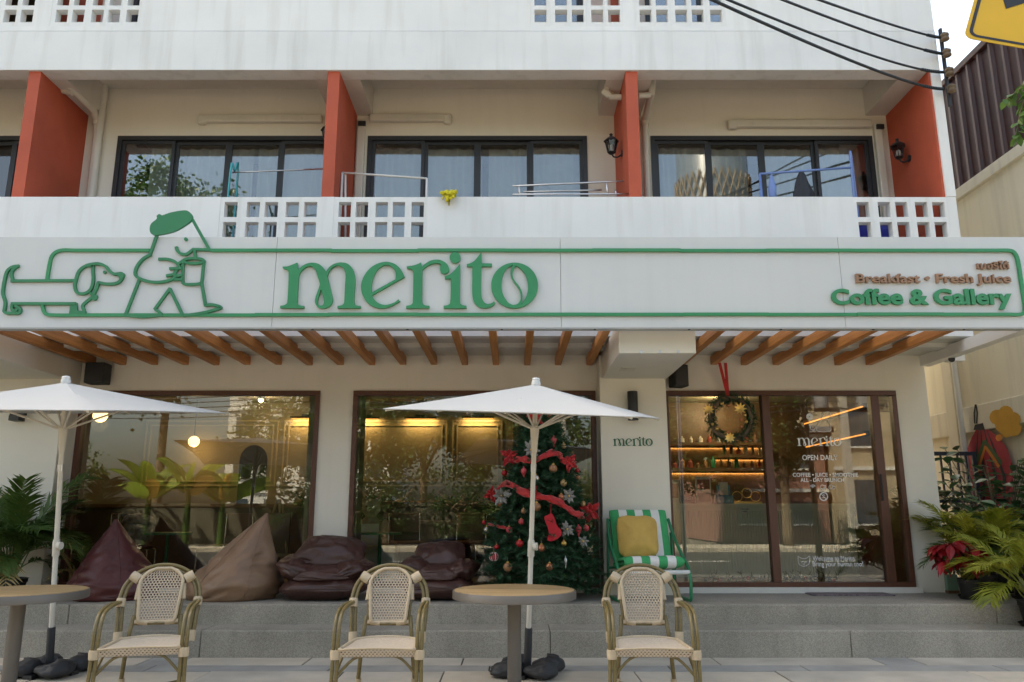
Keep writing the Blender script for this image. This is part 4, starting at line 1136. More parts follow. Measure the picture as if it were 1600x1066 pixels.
# ================================================================== UMBRELLAS
def umbrella(x, y, rz, label, tilt, eh_, lean=0.0):
    t = thing('patio_umbrella', label, 'umbrella', (x, y, 0), rz, 'white parasols in front of the cafe')
    T = Matrix.Rotation(tilt, 4, Vector((1, 0, 0)).copy()) if False else (Matrix.Rotation(lean, 4, Matrix.Rotation(-rz, 3, 'Z') @ Vector((0, 1, 0))) @ Matrix.Rotation(tilt, 4, Matrix.Rotation(-rz, 3, 'Z') @ Vector((1, 0, 0))))
    s = .95; eh = eh_; H = eh + .27
    def tf(v_): return T @ Vector(v_)
    # canopy: four panels each with a slight hollow, thin cloth with a turned hem
    mb = MB(); n = 10
    ring = []
    cor = [(-s, -s), (s, -s), (s, s), (-s, s)]
    for q_ in range(4):
        a, b = cor[q_], cor[(q_ + 1) % 4]
        rows_ = []
        for i in range(n + 1):
            r_ = i / n; row = []
            for j in range(n + 1):
                k = j / n; px, py = a[0] * (1 - k) + b[0] * k, a[1] * (1 - k) + b[1] * k
                inw = 1 - .05 * sin(pi * k) * r_
                z = H - .02 - (H - .02 - eh) * r_ ** .95 - .010 * sin(pi * k) * sin(pi * min(r_, 1)) + .006 * sin(pi * k) * r_
                row.append(tf((px * r_ * inw, py * r_ * inw, z)))
            rows_.append(row)
        for i in range(n):
            for j in range(n): mb.quad(rows_[i + 1][j], rows_[i + 1][j + 1], rows_[i][j + 1], rows_[i][j])
    o = mb.build('canopy', 'canopy_cloth', t, smooth=False)
    import bmesh
    bm = bmesh.new(); bm.from_mesh(o.data); bmesh.ops.remove_doubles(bm, verts=bm.verts, dist=.0006); bmesh.ops.recalc_face_normals(bm, faces=bm.faces); bm.to_mesh(o.data); bm.free()
    o.data.polygons.foreach_set('use_smooth', [True] * len(o.data.polygons))
    md = o.modifiers.new('thick', 'SOLIDIFY'); md.thickness = .006; md.offset = -1
    e_ = o.modifiers.new('split', 'EDGE_SPLIT'); e_.split_angle = radians(25)
    MB().lathe([(.0, 0), (.038, 0), (.04, .02), (.032, .045), (.036, .05), (.03, .062), (.0, .068)], (0, 0, H - .03), 14).build('finial', 'white_metal', t, smooth='auto').matrix_local = T
    for q_ in range(4):
        a = cor[q_]
        MB().tube([tf((a[0] * .03, a[1] * .03, H - .05)), tf((a[0] * .5, a[1] * .5, (H + eh) / 2 - .03)), tf((a[0] * .985, a[1] * .985, eh - .012))], .010, 6).build('rib', 'umbrella_pole', t)
        b = cor[(q_ + 1) % 4]; m_ = ((a[0] + b[0]) / 2, (a[1] + b[1]) / 2)
        MB().tube([tf((m_[0] * .03, m_[1] * .03, H - .05)), tf((m_[0] * .93, m_[1] * .93, eh - .006))], .009, 6).build('rib', 'umbrella_pole', t)
        MB().tube([tf((a[0] * .03, a[1] * .03, 2.0)), tf((a[0] * .48, a[1] * .48, (H + eh) / 2 - .04))], .009, 6).build('strut', 'umbrella_pole', t)
        MB().tube([tf((m_[0] * .03, m_[1] * .03, 2.0)), tf((m_[0] * .48, m_[1] * .48, (H + eh) / 2 - .02))], .008, 6).build('strut', 'umbrella_pole', t)
    # pole, runner, crank
    MB().tube([tf((0, 0, .30)), tf((0, 0, H - .03))], .0205, 14).build('pole', 'umbrella_pole', t, smooth='auto')
    MB().lathe([(.024, 1.80), (.028, 1.84), (.038, 1.98), (.038, 2.02)], (0, 0, 0), 14).build('runner', 'umbrella_pole', t, smooth='auto').matrix_local = T
    MB().lathe([(.0255, 1.64), (.0255, 1.70)], (0, 0, 0), 14).build('pole_label', 'steel', t).matrix_local = T
    cb = MB().lathe([(.024, .94), (.029, .95), (.029, 1.06), (.024, 1.08)], (0, 0, 0), 14).build('crank_housing', 'umbrella_pole', t, smooth='auto'); cb.matrix_local = T
    cp = T @ Vector((.05, -.01, 1.03))
    MB().tube([cp - Vector((.03, 0, 0)), cp + Vector((.004, 0, 0))], .032, 14).build('crank_knob', 'umbrella_pole', t, smooth='auto')
    MB().lathe([(.032, .02), (.032, .36), (.028, .37)], (0, 0, 0), 14).build('socket', 'grey_bag', t, smooth='auto').matrix_local = T
    MB().box(-.24, .24, -.04, .04, .0, .03).box(-.04, .04, -.24, -.041, .0, .03).box(-.04, .04, .041, .24, .0, .03).build('cross_base', 'black_metal', t)
    for q_, (dx, dy, rr) in enumerate(((.15, -.12, .145), (-.14, -.13, .145), (.13, .15, .14), (-.15, .13, .14))):
        b_ = MB(); nu, nv = 36, 18; V = []
        for j in range(nv + 1):
            th = -pi / 2 + pi * j / nv
            for i in range(nu):
                a = 2 * pi * i / nu
                k = 1 + .22 * noise.noise((cos(a) * 1.3 + q_ * 3, sin(a) * 1.3, th)) - .16 * abs(noise.noise((cos(a) * 2.0 + q_, sin(a) * 2.0, th * 2))) + .04 * noise.noise((cos(a) * 5 + q_, sin(a) * 5, th * 4))
                V.append((dx + rr * k * cos(th) ** .6 * cos(a), dy + rr * k * cos(th) ** .6 * sin(a), .06 + .06 * k * (sin(th)) + (.0 if th < 0 else .02 * cos(a * 1))))
        V = [(p_[0], p_[1], max(p_[2], .002)) for p_ in V]
        b_.add(V, [(j * nu + i, j * nu + (i + 1) % nu, (j + 1) * nu + (i + 1) % nu, (j + 1) * nu + i) for j in range(nv) for i in range(nu)])
        b_.build('weight_bag', 'grey_bag', t, smooth=True)
    return t
umbrella(.125, 6.82, radians(-16), 'white parasol above the table in front of the christmas tree', radians(6.8), 2.12, radians(1.9))
umbrella(-3.80, 6.85, radians(-9), 'white parasol beside the maroon bean bag and potted palm', radians(6.4), 2.14)

# ================================================================== TABLES
def table(x, y, label):
    t = thing('round_table', label, 'table', (x, y, 0), R.uniform(-.1, .1), 'round bistro tables')
    r_ = .45; zt = .745
    n = 8; w_ = 2 * (r_ - .012) / n
    for k in range(n):
        a, b = -(r_ - .012) + k * w_ + .0015, -(r_ - .012) + (k + 1) * w_ - .0015
        xs = [a + (b - a) * i / 8 for i in range(9)]; rr = r_ - .013
        up = [(x_, sqrt(max(rr * rr - x_ * x_, 1e-5))) for x_ in xs]; lo = [(x_, -y_) for x_, y_ in reversed(up)]
        poly = up + lo; m_ = len(poly)
        # planks run left-right as seen from the street
        mb = MB().add([(p_[1], p_[0], zt) for p_ in poly] + [(p_[1], p_[0], zt - .025) for p_ in poly], [tuple(range(m_ - 1, -1, -1)), tuple(range(m_, 2 * m_))] + [(i, (i + 1) % m_, m_ + (i + 1) % m_, m_ + i) for i in range(m_)])
        mb.build('plank', 'table_wood', t, bevel=.0015)
    MB().lathe([(r_ - .012, -.062), (r_, -.058), (r_, -.008), (r_ - .003, -.004), (r_ - .010, -.004), (r_ - .012, -.03)], (0, 0, zt), 48).build('rim', 'table_rim', t, smooth='auto')
    MB().lathe([(.05, .03), (.05, zt - .045)], (0, 0, 0), 24).build('column', 'table_rim', t, smooth='auto')
    MB().lathe([(.27, 0), (.27, .012), (.25, .018), (.06, .03)], (0, 0, 0), 32).build('foot', 'table_rim', t, smooth='auto')
    MB().lathe([(.18, zt - .045), (.18, zt - .036)], (0, 0, 0), 24).build('top_plate', 'table_rim', t)
table(.017, 5.97, 'round wooden topped bistro table under the parasol by the christmas tree')
table(-3.55, 5.90, 'round wooden topped bistro table under the parasol by the potted palm')

# ================================================================== CHAIRS
def weave(mb, fmap, nu, nv, inside, hole=.52, stagger=True):
    for j in range(nv):
        for i in range(-1, nu + 1):
            off = .5 if (stagger and j % 2) else 0
            u0, u1 = (i + off) / nu, (i + 1 + off) / nu; v0, v1 = j / nv, (j + 1) / nv
            uc, vc = (u0 + u1) / 2, (v0 + v1) / 2
            if not inside(uc, vc): continue
            hu, hv = (u1 - u0) * hole / 2, (v1 - v0) * hole / 2 * 1.25
            cs = [(max(0, min(1, a)), b) for a, b in ((u0, v0), (u1, v0), (u1, v1), (u0, v1))]
            hs = [(max(0, min(1, a)), b) for a, b in ((uc - hu, vc - hv), (uc + hu, vc - hv), (uc + hu, vc + hv), (uc - hu, vc + hv))]
            V = [fmap(*q_) for q_ in cs] + [fmap(*q_, .004) for q_ in hs]
            mb.add(V, [(0, 1, 5, 4), (1, 2, 6, 5), (2, 3, 7, 6), (3, 0, 4, 7)])
def build_chair():
    t = thing('rattan_chair', 'x', 'chair', (0, 0, 0), 0, 'woven bistro armchairs in a row')
    SH, TOP = .47, .93
    def backy(z): return .20 + (z - SH) * .33           # the back leans away from the sitter (front is -y)
    r_ = .0125
    # outer arch (double tube)
    for dx, dyy in ((0, 0), (-.027, .006)):
        pts = []
        Wd = .262 + dx
        pts += [(-Wd * .93, .21 + dyy, SH - .04), (-Wd * .97, backy(.58) + dyy, .58), (-Wd, backy(.68) + dyy, .68)]
        for k in range(9):
            a = pi - pi * k / 8; zz = .715 + (TOP - .715 + dx) * sin(a); pts.append((Wd * cos(a), backy(zz) + dyy, zz))
        pts += [(Wd, backy(.68) + dyy, .68), (Wd * .97, backy(.58) + dyy, .58), (Wd * .93, .21 + dyy, SH - .04)]
        MB().tube(smooth3(pts, 4), r_, 8).build('back_arch', 'rattan_frame', t, smooth=True)
    # arms that run forward and down into the front legs (double tubes)
    for s_ in (-1, 1):
        for dx in (0, -.028):
            w_ = .275 + dx
            pts = [(s_ * (.262 + dx * .6), backy(.69), .69), (s_ * w_, .10, .690), (s_ * w_, -.06, .682), (s_ * w_, -.16, .655), (s_ * w_, -.215, .59), (s_ * w_, -.232, .50), (s_ * w_, -.236, .40), (s_ * (w_ + .005), -.25, .15), (s_ * (w_ + .01), -.262, .0)]
            MB().tube(smooth3(pts, 4), r_, 8).build('arm', 'rattan_frame', t, smooth=True)
        # rear legs
        MB().tube(smooth3([(s_ * .15, backy(.60), .60), (s_ * .165, .205, SH), (s_ * .185, .22, .25), (s_ * .21, .27, 0)], 4), r_ * 1.15, 8).build('rear_leg', 'rattan_frame', t, smooth=True)
        # bindings
        def wrap(c0, c1, rr, fl=1.0): MB().tube([c0, ((Vector(c0) + Vector(c1)) / 2), c1], [rr, rr * 1.06, rr], 12, flat=fl, up=(0, 1, 0) if fl != 1 else None).build('binding', 'binding', t, smooth='auto')
        wrap((s_ * .262, -.234, .40), (s_ * .262, -.234, .455), .031); wrap((s_ * .266, -.255, .10), (s_ * .267, -.259, .02), .031)
        wrap((s_ * .25, backy(.66), .655), (s_ * .25, backy(.71), .71), .03)
        wrap((s_ * .232, .205, .43), (s_ * .236, .215, .50), .028)
        wrap((s_ * .192, .24, .15), (s_ * .188, .23, .20), .02)
        a0 = radians(48)
        q0 = (s_ * .15, backy(.83) - .004, .83); q1 = (s_ * .225, backy(.845), .85)
        wrap(q0, (s_ * .205, backy(.852), .862), .034)
        # under-seat braces and seat rails
        MB().tube(smooth3([(s_ * .25, -.235, .30), (s_ * .15, -.225, .40), (s_ * .05, -.22, .425)], 4), .009, 6).build('brace', 'rattan_frame', t, smooth=True)
        MB().tube(smooth3([(s_ * .255, -.20, .32), (s_ * .24, -.06, .41), (s_ * .235, .0, .43)], 4), .009, 6).build('brace', 'rattan_frame', t, smooth=True)
        MB().tube([(s_ * .235, -.225, SH - .03), (s_ * .20, .205, SH - .03)], .012, 8).build('seat_rail', 'rattan_frame', t, smooth=True)
    MB().tube([(-.262, -.254, .17), (.19, .235, .17)], .009, 6).build('stretcher', 'rattan_frame', t); MB().tube([(.262, -.254, .17), (-.19, .235, .172)], .009, 6).build('stretcher', 'rattan_frame', t)
    MB().tube([(-.25, -.225, SH - .04), (.25, -.225, SH - .04)], .012, 8).build('front_rail', 'rattan_frame', t)
    MB().tube([(-.2, .205, SH - .03), (.2, .205, SH - .03)], .012, 8).build('rear_rail', 'rattan_frame', t)
    # woven back
    ZB, ZT = .56, .905
    def hw(z):
        k = (z - ZB) / (ZT - ZB)
        b = .118 + .022 * min(k / .7, 1)
        if k > .72: b *= sqrt(max(0, 1 - ((k - .72) / .30) ** 2)) 
        if k < .08: b *= .93 + .07 * k / .08
        return max(b, .02)
    def fb(u, v_, d=0):
        z = ZB + (ZT - ZB) * v_; h = hw(z); x_ = (u * 2 - 1) * h
        return Vector((x_, backy(z) - .014 + .03 * (1 - (x_ / .15) ** 2) - .02 + d, z))
    mb = MB(); weave(mb, fb, 13, 21, lambda u, v_: 0 <= u <= 1)
    bk = mb.build('woven_back', 'weave_cream', t, smooth=True)
    rim = [fb(0, k / 20) for k in range(21)] + [fb(k / 12, 1) for k in range(1, 12)] + [fb(1, 1 - k / 20) for k in range(21)] + [fb(1 - k / 8, 0) for k in range(1, 8)]
    MB().tube(rim, [.011 + .0018 * (i % 2) for i in range(len(rim))], 8, closed=True).build('back_edging', 'binding', bk, smooth=True)
    for s_ in (-1, 1):
        MB().tube([(s_ * .145, backy(.80), .80), (s_ * .152, backy(.70), .70)], .017, 8).build('binding', 'binding', t)
        MB().tube([(s_ * .135, backy(.545), .545), (s_ * .152, backy(.79), .79)], .0115, 8).build('back_post', 'rattan_frame', t)
        MB().tube([(s_ * .14, backy(.56) - .0, .56), (s_ * .055, backy(.555) - .005, .553)], .018, 8).build('binding', 'binding', t)
    MB().tube([(-.14, backy(.55), .55), (.14, backy(.55), .55)], .013, 8).build('back_rail', 'rattan_frame', t)
    # woven seat, wrapped down over the front edge
    def fs(u, v_, d=0):
        if v_ < .16:
            k = v_ / .16; y_ = -.245 - .012 * sin(k * pi / 2); z = SH - .055 + .05 * k
        else:
            k = (v_ - .16) / .84; y_ = -.245 + (.445) * k; z = SH - .002 - .018 * sin(pi * min(1, k * 1.05)) * (1 - (2 * u - 1) ** 2) - .008 * (2 * u - 1) ** 2
            y_ -= .012 * (1 - min(1, k * 5))
        h = .232 - .03 * max(0, (v_ - .16)) / .84
        if v_ > .85: h *= 1 - .3 * ((v_ - .85) / .15) ** 2
        return Vector(((u * 2 - 1) * h, y_, z + (-d if v_ >= .16 else 0)))
    mb = MB(); weave(mb, fs, 20, 26, lambda u, v_: 0 <= u <= 1, .44)
    se = mb.build('woven_seat', 'weave_cream', t, smooth=True)
    rim = [fs(0, .16 + .84 * k / 12) for k in range(13)] + [fs(k / 8, 1) for k in range(1, 8)] + [fs(1, 1 - .84 * k / 12) for k in range(13)]
    MB().tube(rim, .012, 8).build('seat_edging', 'binding', se, smooth=True)
    MB().tube([fs(k / 10, .16) + Vector((0, -.003, 0)) for k in range(11)], .0055, 6).build('seat_edging', 'binding', se, smooth=True)
    return t
ch = build_chair()
spots = [(-.845, 5.42, radians(1), 'woven bistro armchair standing between the other two, before the brown bean bags'),
         (.895, 5.42, radians(-2), 'woven bistro armchair in front of the green striped lounge chair'),
         (-2.40, 5.46, radians(13), 'woven bistro armchair in front of the maroon bean bag')]
for k, (x, y, rz, lb) in enumerate(spots):
    o = ch if k == 0 else copy_tree(ch)
    o.location = (x, y, 0); o.rotation_euler = (0, 0, rz); o['label'] = lb

# ================================================================== BEAN BAGS
def teardrop(base, rad, h, lean, mat, label, seed, squash=1.0):
    t = thing('bean_bag', label, 'bean bag', base, 0, 'leather look bean bags on the deck')
    nu, nv = 56, 40; V = []
    for j in range(nv + 1):
        k = j / nv; z = h * k
        if k < .2: pr = .88 + .12 * sin(k / .2 * pi / 2)
        else:
            q_ = (k - .2) / .8; pr = (1 - q_) ** 1.12 * (1 + .22 * q_) + .03 * q_
        for i in range(nu):
            a = 2 * pi * i / nu
            fold = abs(noise.noise((cos(a) * 1.4 + seed, sin(a) * 1.4, k * 9 + .8 * sin(a * 2)))) 
            wr = .10 * noise.noise((cos(a) * 1.3 + seed, sin(a) * 1.3, k * 2.0)) - .14 * fold * (1 - k * .5) + .03 * noise.noise((cos(a) * 3 + seed, sin(a) * 3, k * 15)) + .05 * abs(sin(2 * a + seed)) * (1 - k)
            rr = rad * pr * (1 + wr * (1.2 if k < .9 else .4))
            sag = .03 * sin(3 * a + seed) * (1 - k) * (k > 0)
            V.append((rr * cos(a) + lean[0] * h * k ** 1.4, rr * squash * sin(a) + lean[1] * h * k ** 1.4, max(.0, z + sag * (1 if k > .05 else 0))))
    mb = MB().add(V, [(j * nu + i, j * nu + (i + 1) % nu, (j + 1) * nu + (i + 1) % nu, (j + 1) * nu + i) for j in range(nv) for i in range(nu)] + [tuple(range(nu - 1, -1, -1)), tuple(nv * nu + i for i in range(nu))])
    b_ = mb.build('filled_cover', mat, t, smooth=True)
    for a in (-2.2, -1.0):
        pts = []
        for j in range(2, nv + 1):
            i = int((a % (2 * pi)) / (2 * pi) * nu); p_ = Vector(V[j * nu + i]); pts.append(p_ + Vector((cos(a), sin(a), 0)) * .002)
        MB().tube(pts, .0045, 5).build('seam', mat, b_, smooth=True)
    return t
b1 = teardrop((atz(160, 938, DECK).x, 8.53, DECK), .47, .80, (-.12, .12), 'leather_maroon', 'maroon leather look bean bag with pointed top by the potted palm', 1.3, .9)
MB().box(-.03, .03, -.004, .004, 0, .02).build('tag', 'decal', b1, label='small white fabric tag').location = (-.15, -.435, .05)
teardrop((atz(362, 935, DECK).x, 8.50, DECK), .46, .86, (.33, .10), 'leather_tan', 'tan leather look bean bag with pointed top', 4.4, .9)
def pillow(w_, d, h, seed, e=.55, wr=.05, pinch=.25):
    nu, nv = 52, 30; V = []
    sp_ = lambda c_, p_: abs(c_) ** p_ * (1 if c_ >= 0 else -1)
    for j in range(nv + 1):
        th = -pi / 2 + pi * j / nv
        for i in range(nu):
            a = 2 * pi * i / nu
            x_ = sp_(cos(a), e) * sp_(cos(th), .62); y_ = sp_(sin(a), e) * sp_(cos(th), .62); z = sp_(sin(th), .9)
            z *= 1 - pinch * max(abs(x_), abs(y_)) ** 3
            lo = noise.noise((x_ * 1.3 + seed, y_ * 1.3, z * 1.3)); fo = abs(noise.noise((x_ * 2.6 + seed * 2, y_ * 2.6 + 3, z * 3.4))); fi = noise.noise((x_ * 10 + seed, y_ * 4, z * 9))
            edge = abs(sin(a)) ** 8 + abs(cos(a)) ** 8
            k = 1 + wr * 1.8 * lo - wr * 1.0 * fo + wr * .22 * fi + wr * .5 * sin(a * 23 + 3 * lo) * max(0, cos(th)) ** 2 * .35
            V.append((x_ * w_ / 2 * k, y_ * d / 2 * k, z * h / 2 * (1 + wr * 2.5 * noise.noise((x_ * 3, y_ * 3, seed)) - wr * 1.3 * fo) - wr * .35 * h * x_ * x_))
    return MB().add(V, [(j * nu + i, j * nu + (i + 1) % nu, (j + 1) * nu + (i + 1) % nu, (j + 1) * nu + i) for j in range(nv) for i in range(nu)])
def brown_bag(loc, rz, label, seed, sx=1.0, cushion=True):
    t = thing('bean_bag', label, 'bean bag', loc, rz, 'leather look bean bags on the deck')
    def pl(nm, w_, d, h, sd, e, wr_, pin, loc_, rot):
        o = pillow(w_ * sx, d, h, sd, e, wr_, pin).build(nm, 'leather_brown', t, smooth=True); o.location = loc_; o.rotation_euler = rot; return o
    b_ = pl('base_cushion', .98, .70, .27, seed, .6, .07, .35, (0, 0, .125), (0, 0, 0))
    pl('side_lobe', .52, .62, .24, seed + 2, .75, .12, .3, (-.30 * sx, .02, .285), (.05, .42, .1))
    pl('side_lobe', .52, .60, .22, seed + 4, .75, .12, .3, (.30 * sx, .03, .27), (.0, -.34, -.15))
    pl('seat_fold', .74, .46, .15, seed + 6, .8, .12, .4, (.0, -.10, .275), (.22, 0, .04))
    if cushion: pl('top_cushion', .80, .44, .27, seed + 9, .5, .085, .65, (.05, .10, .47), (.62, .04, .05))
    else: pl('top_cushion', .80, .44, .22, seed + 9, .5, .085, .65, (-.03, .12, .43), (.55, -.14, 0))
    V = b_.data.vertices; n = 52; ring = [V[15 * n + i].co.copy() * 1.004 for i in range(n)]
    MB().tube(ring, .006, 6, closed=True).build('piping', 'leather_brown', b_, smooth=True)
    return t
brown_bag((atz(500, 938, DECK).x, 8.46, DECK), .06, 'dark brown folded leather bean bag seat beside the tan one', 2.1, .88)
brown_bag((atz(683, 938, DECK).x, 8.48, DECK), -.05, 'dark brown folded leather bean bag seat beside the christmas tree', 7.7, .72, False)

# ================================================================== STRIPED LOUNGE CHAIR
lc = thing('lounge_chair', 'green tube framed lounge chair with green and white striped cushions', 'chair', (1.40, 8.36, DECK), .10)
for s_ in (-1, 1):
    x_ = s_ * .36
    MB().tube(smooth3([(x_ * .93, .34, .80), (x_ * .98, .22, .62), (x_, .02, .46), (x_, -.18, .34), (x_, -.25, .24), (x_, -.255, .08), (x_, -.22, .016), (x_, -.05, .014), (x_, .30, .016)], 5), .017, 10).build('side_frame', 'chair_green', lc, smooth=True)
    MB().tube([(x_, .28, .016), (x_ * .96, .30, .66)], .015, 8).build('rear_leg', 'chair_green', lc, smooth=True)
MB().tube([(-.345, .335, .79), (.345, .335, .79)], .014, 8).build('top_bar', 'chair_green', lc); MB().tube([(-.36, .1, .27), (.36, .1, .27)], .014, 8).build('cross_bar', 'chair_green', lc)
MB().tube([(-.36, -.235, .285), (.36, -.235, .285)], .022, 8).build('front_bar', 'stripe_white', lc, smooth=True); MB().tube([(-.36, .28, .3), (.36, .28, .3)], .014, 8).build('cross_bar', 'chair_green', lc)
def striped(n, w_, L, th, nm, M4, first):
    cu = bpy.data.objects.new(nm, None); COL.objects.link(cu); cu.parent = lc; cu.matrix_local = M4; cu.empty_display_size = .05
    ws = w_ / n
    for k in range(n):
        a = -w_ / 2 + k * ws; b = a + ws; mb = MB(); nu, nv = 8, 20; V = []
        for i in range(nu + 1):
            x_ = a + (b - a) * i / nu; e_ = max(0, 1 - ((2 * x_ / w_) ** 8)) ** .5
            for j in range(nv):
                an = 2 * pi * j / nv; cx, cz = cos(an), sin(an)
                px = abs(cx) ** .35 * (1 if cx > 0 else -1) * L / 2 * (.97 + .03 * e_); pz = abs(cz) ** .75 * (1 if cz > 0 else -1) * th / 2 * (.35 + .65 * e_)
                pz *= 1 + .1 * noise.noise((x_ * 6, px * 6, 1.7))
                V.append((x_, px, pz))
        F_ = [(i * nv + j, i * nv + (j + 1) % nv, (i + 1) * nv + (j + 1) % nv, (i + 1) * nv + j) for i in range(nu) for j in range(nv)]
        if k == 0: F_.append(tuple(range(nv)))
        if k == n - 1: F_.append(tuple(nu * nv + j for j in range(nv)))
        mb.add(V, F_).build('stripe', 'stripe_green' if (k + first) % 2 == 0 else 'stripe_white', cu, smooth=True)
striped(7, .62, .52, .13, 'seat_cushion', Matrix.Translation((0, -.01, .36)) @ Matrix.Rotation(radians(-7), 4, 'X'), 0)
striped(7, .62, .56, .12, 'back_cushion', Matrix.Translation((0, .275, .63)) @ Matrix.Rotation(radians(72), 4, 'X'), 0)
cu = pillow(.44, .44, .17, 3.3, .36, .05, .75).build('scatter_cushion', 'mustard', smooth=True)
cu.matrix_world = Matrix.Translation((1.33, 8.50, DECK + .625)) @ Matrix.Rotation(.08, 4, 'Z') @ Matrix.Rotation(radians(74), 4, 'X')
tag(cu, 'square mustard yellow cushion on the green striped lounge chair', 'cushion')

# ================================================================== CHRISTMAS TREE
TX, TY, TH, TR = at(846, 800, 8.72).x, 8.62, 2.20, .66
xt = thing('christmas_tree', 'tall green christmas tree decorated with red ribbon in front of the window', 'christmas tree', (TX, TY, DECK))
def trad(z):                                     # crown radius at height z above the deck
    k = max(0, min(1, (z - .10) / (TH - .10)))
    return TR * (1 - k) ** .80 * (1.0 if z > .25 else .86)
def needles(mb, p0, p1, rng, n, ln, wd):
    d = (p1 - p0); L = d.length
    if L < 1e-4: return
    d.normalize(); a = d.orthogonal().normalized(); b = d.cross(a)
    for i in range(n):
        t = rng.random(); ph = rng.random() * 2 * pi
        base = p0 + (p1 - p0) * t; rd = a * cos(ph) + b * sin(ph)
        tip = base + (d * .65 + rd * .75) * ln * rng.uniform(.7, 1.2)
        sd_ = d.cross(rd) * wd
        mb.add([base - sd_, base + sd_, tip], [(0, 1, 2)])
rn = random.Random(5); fol = MB(); brn = MB()
z = .10
while z < TH - .04:
    r_ = trad(z); nb_ = max(5, int(9 + 15 * r_ / TR)); tw = rn.random() * 6
    for k in range(nb_):
        a = tw + 2 * pi * k / nb_ + rn.uniform(-.15, .15); L = r_ * rn.uniform(.82, 1.12); d = Vector((cos(a), sin(a), 0))
        p0 = Vector((0, 0, z + .10)); p1 = d * L * .6 + Vector((0, 0, z + .04)); p2 = d * L + Vector((0, 0, z - .02 + rn.uniform(-.03, .05)))
        brn.tube([p0, p1, p2], [.007, .005, .002], 4, cap=False)
        needles(fol, p1, p2, rn, 60, .055, .0035)
        for q_ in range(6):
            s_ = .35 + .62 * q_ / 5; bp = p0.lerp(p1, s_ / .6) if s_ < .6 else p1.lerp(p2, (s_ - .6) / .4)
            side = Vector((-d.y, d.x, 0)) * (1 if q_ % 2 else -1)
            tp = bp + (d * .6 + side * .8 + Vector((0, 0, rn.uniform(-.25, .35)))) * (.10 + .07 * L / TR) * rn.uniform(.7, 1.1)
            needles(fol, bp, tp, rn, 34, .052, .0036)
    z += .075 + .02 * rn.random()
needles(fol, Vector((0, 0, TH - .15)), Vector((0, 0, TH + .02)), rn, 80, .06, .004)
fol.build('foliage', 'pine', xt, kind='stuff'); brn.build('branches', 'bark', xt, kind='stuff')
MB().tube([(0, 0, .0), (0, 0, TH - .1)], [.03, .008], 8).build('trunk', 'bark', xt)
MB().lathe([(.24, 0), (.24, .02), (.05, .06), (.04, .12)], (0, 0, 0), 20).build('stand', 'black_metal', xt, smooth='auto')
def on_tree(zx, zy, out=.0):
    x, y = 730 + zx / 3.81, 640 + zy / 3.81; Y = TY - .4
    for _ in range(8):
        p_ = at(x, y, Y); r_ = trad(p_.z - DECK) + out; dx = p_.x - TX
        Y = TY - sqrt(max(r_ * r_ - dx * dx, .0025))
    return at(x, y, Y)
orn = [(395, 148, 'bauble_tan', 'gold', 4.6), (573, 217, 'bauble_tan', 'pale gold', 4.4), (512, 352, 'bronze', 'brown', 6.4), (407, 412, 'bauble_silver', 'silver', 6.2), (573, 438, 'bauble_tan', 'matt gold', 5),
       (221, 378, 'bauble_red', 'dark red', 4.6), (559, 520, 'copper', 'copper', 4.5), (202, 563, 'copper', 'large copper', 5.6), (413, 580, 'bronze', 'large brown', 6.4), (322, 667, 'bauble_pink', 'rose', 4.4),
       (118, 716, 'bauble_silver', 'small silver', 5.2), (250, 716, 'bauble_pink', 'pink', 4.8), (707, 706, 'bauble_pink', 'striped rose', 4.8), (312, 797, 'bauble_red', 'crimson', 5.2), (442, 825, 'copper', 'copper', 5.4),
       (575, 797, 'gold', 'small gold', 4.2), (158, 876, 'bauble_pink', 'red and white', 6.4), (241, 938, 'bronze', 'brown', 6.4), (490, 936, 'copper', 'shiny copper', 5.4), (655, 365, 'bauble_red', 'red', 4.2), (657, 405, 'bronze', 'small brown', 4.5),
       (175, 818, 'bauble_red', 'small red', 3.6), (485, 35, 'copper', 'copper', 5.6), (100, 672, 'bauble_red', 'tiny red', 3.4), (690, 560, 'bauble_tan', 'tan', 4.2), (335, 605, 'bronze', 'dull brown', 4.0)]
where = ['high on the tree', 'in the middle of the tree', 'low on the tree']
ballm = {}
for zx, zy, m_, nm, pr in orn:
    if m_ not in ballm: ballm[m_] = mesh_of(MB().ball((0, 0, 0), 1, 20, 12), 'ball', m_, True)
    p_ = on_tree(zx, zy, .02); rr = pr * .0069
    lev = where[0] if zy < 300 else where[1] if zy < 620 else where[2]
    side = 'beside the parasol pole' if abs(zx - 355) < 110 else 'on the lounge chair side' if zx > 355 else 'on the bean bag side'
    t = thing('bauble', '%s bauble hanging %s, %s' % (nm, lev, side), 'bauble', p_, 0, 'baubles on the christmas tree')
    put(ballm[m_], 'ball', t, (0, 0, 0), (0, 0, 0), (rr, rr, rr))
    MB().lathe([(.3 * rr, .92 * rr), (.3 * rr, 1.2 * rr)], (0, 0, 0), 10).build('cap', 'gold', t)
    MB().tube([(0, 0, 1.2 * rr), (0, .015, 2.1 * rr)], .0015, 4).build('hook', 'steel', t)
    if nm == 'red and white':
        for k in range(6):
            a = 2 * pi * k / 6; MB().tube([(rr * 1.005 * cos(th) * cos(a), rr * 1.005 * cos(th) * sin(a), rr * 1.005 * sin(th)) for th in [radians(v_) for v_ in range(-70, 71, 14)]], .004, 4).build('stripe', 'decal', t)
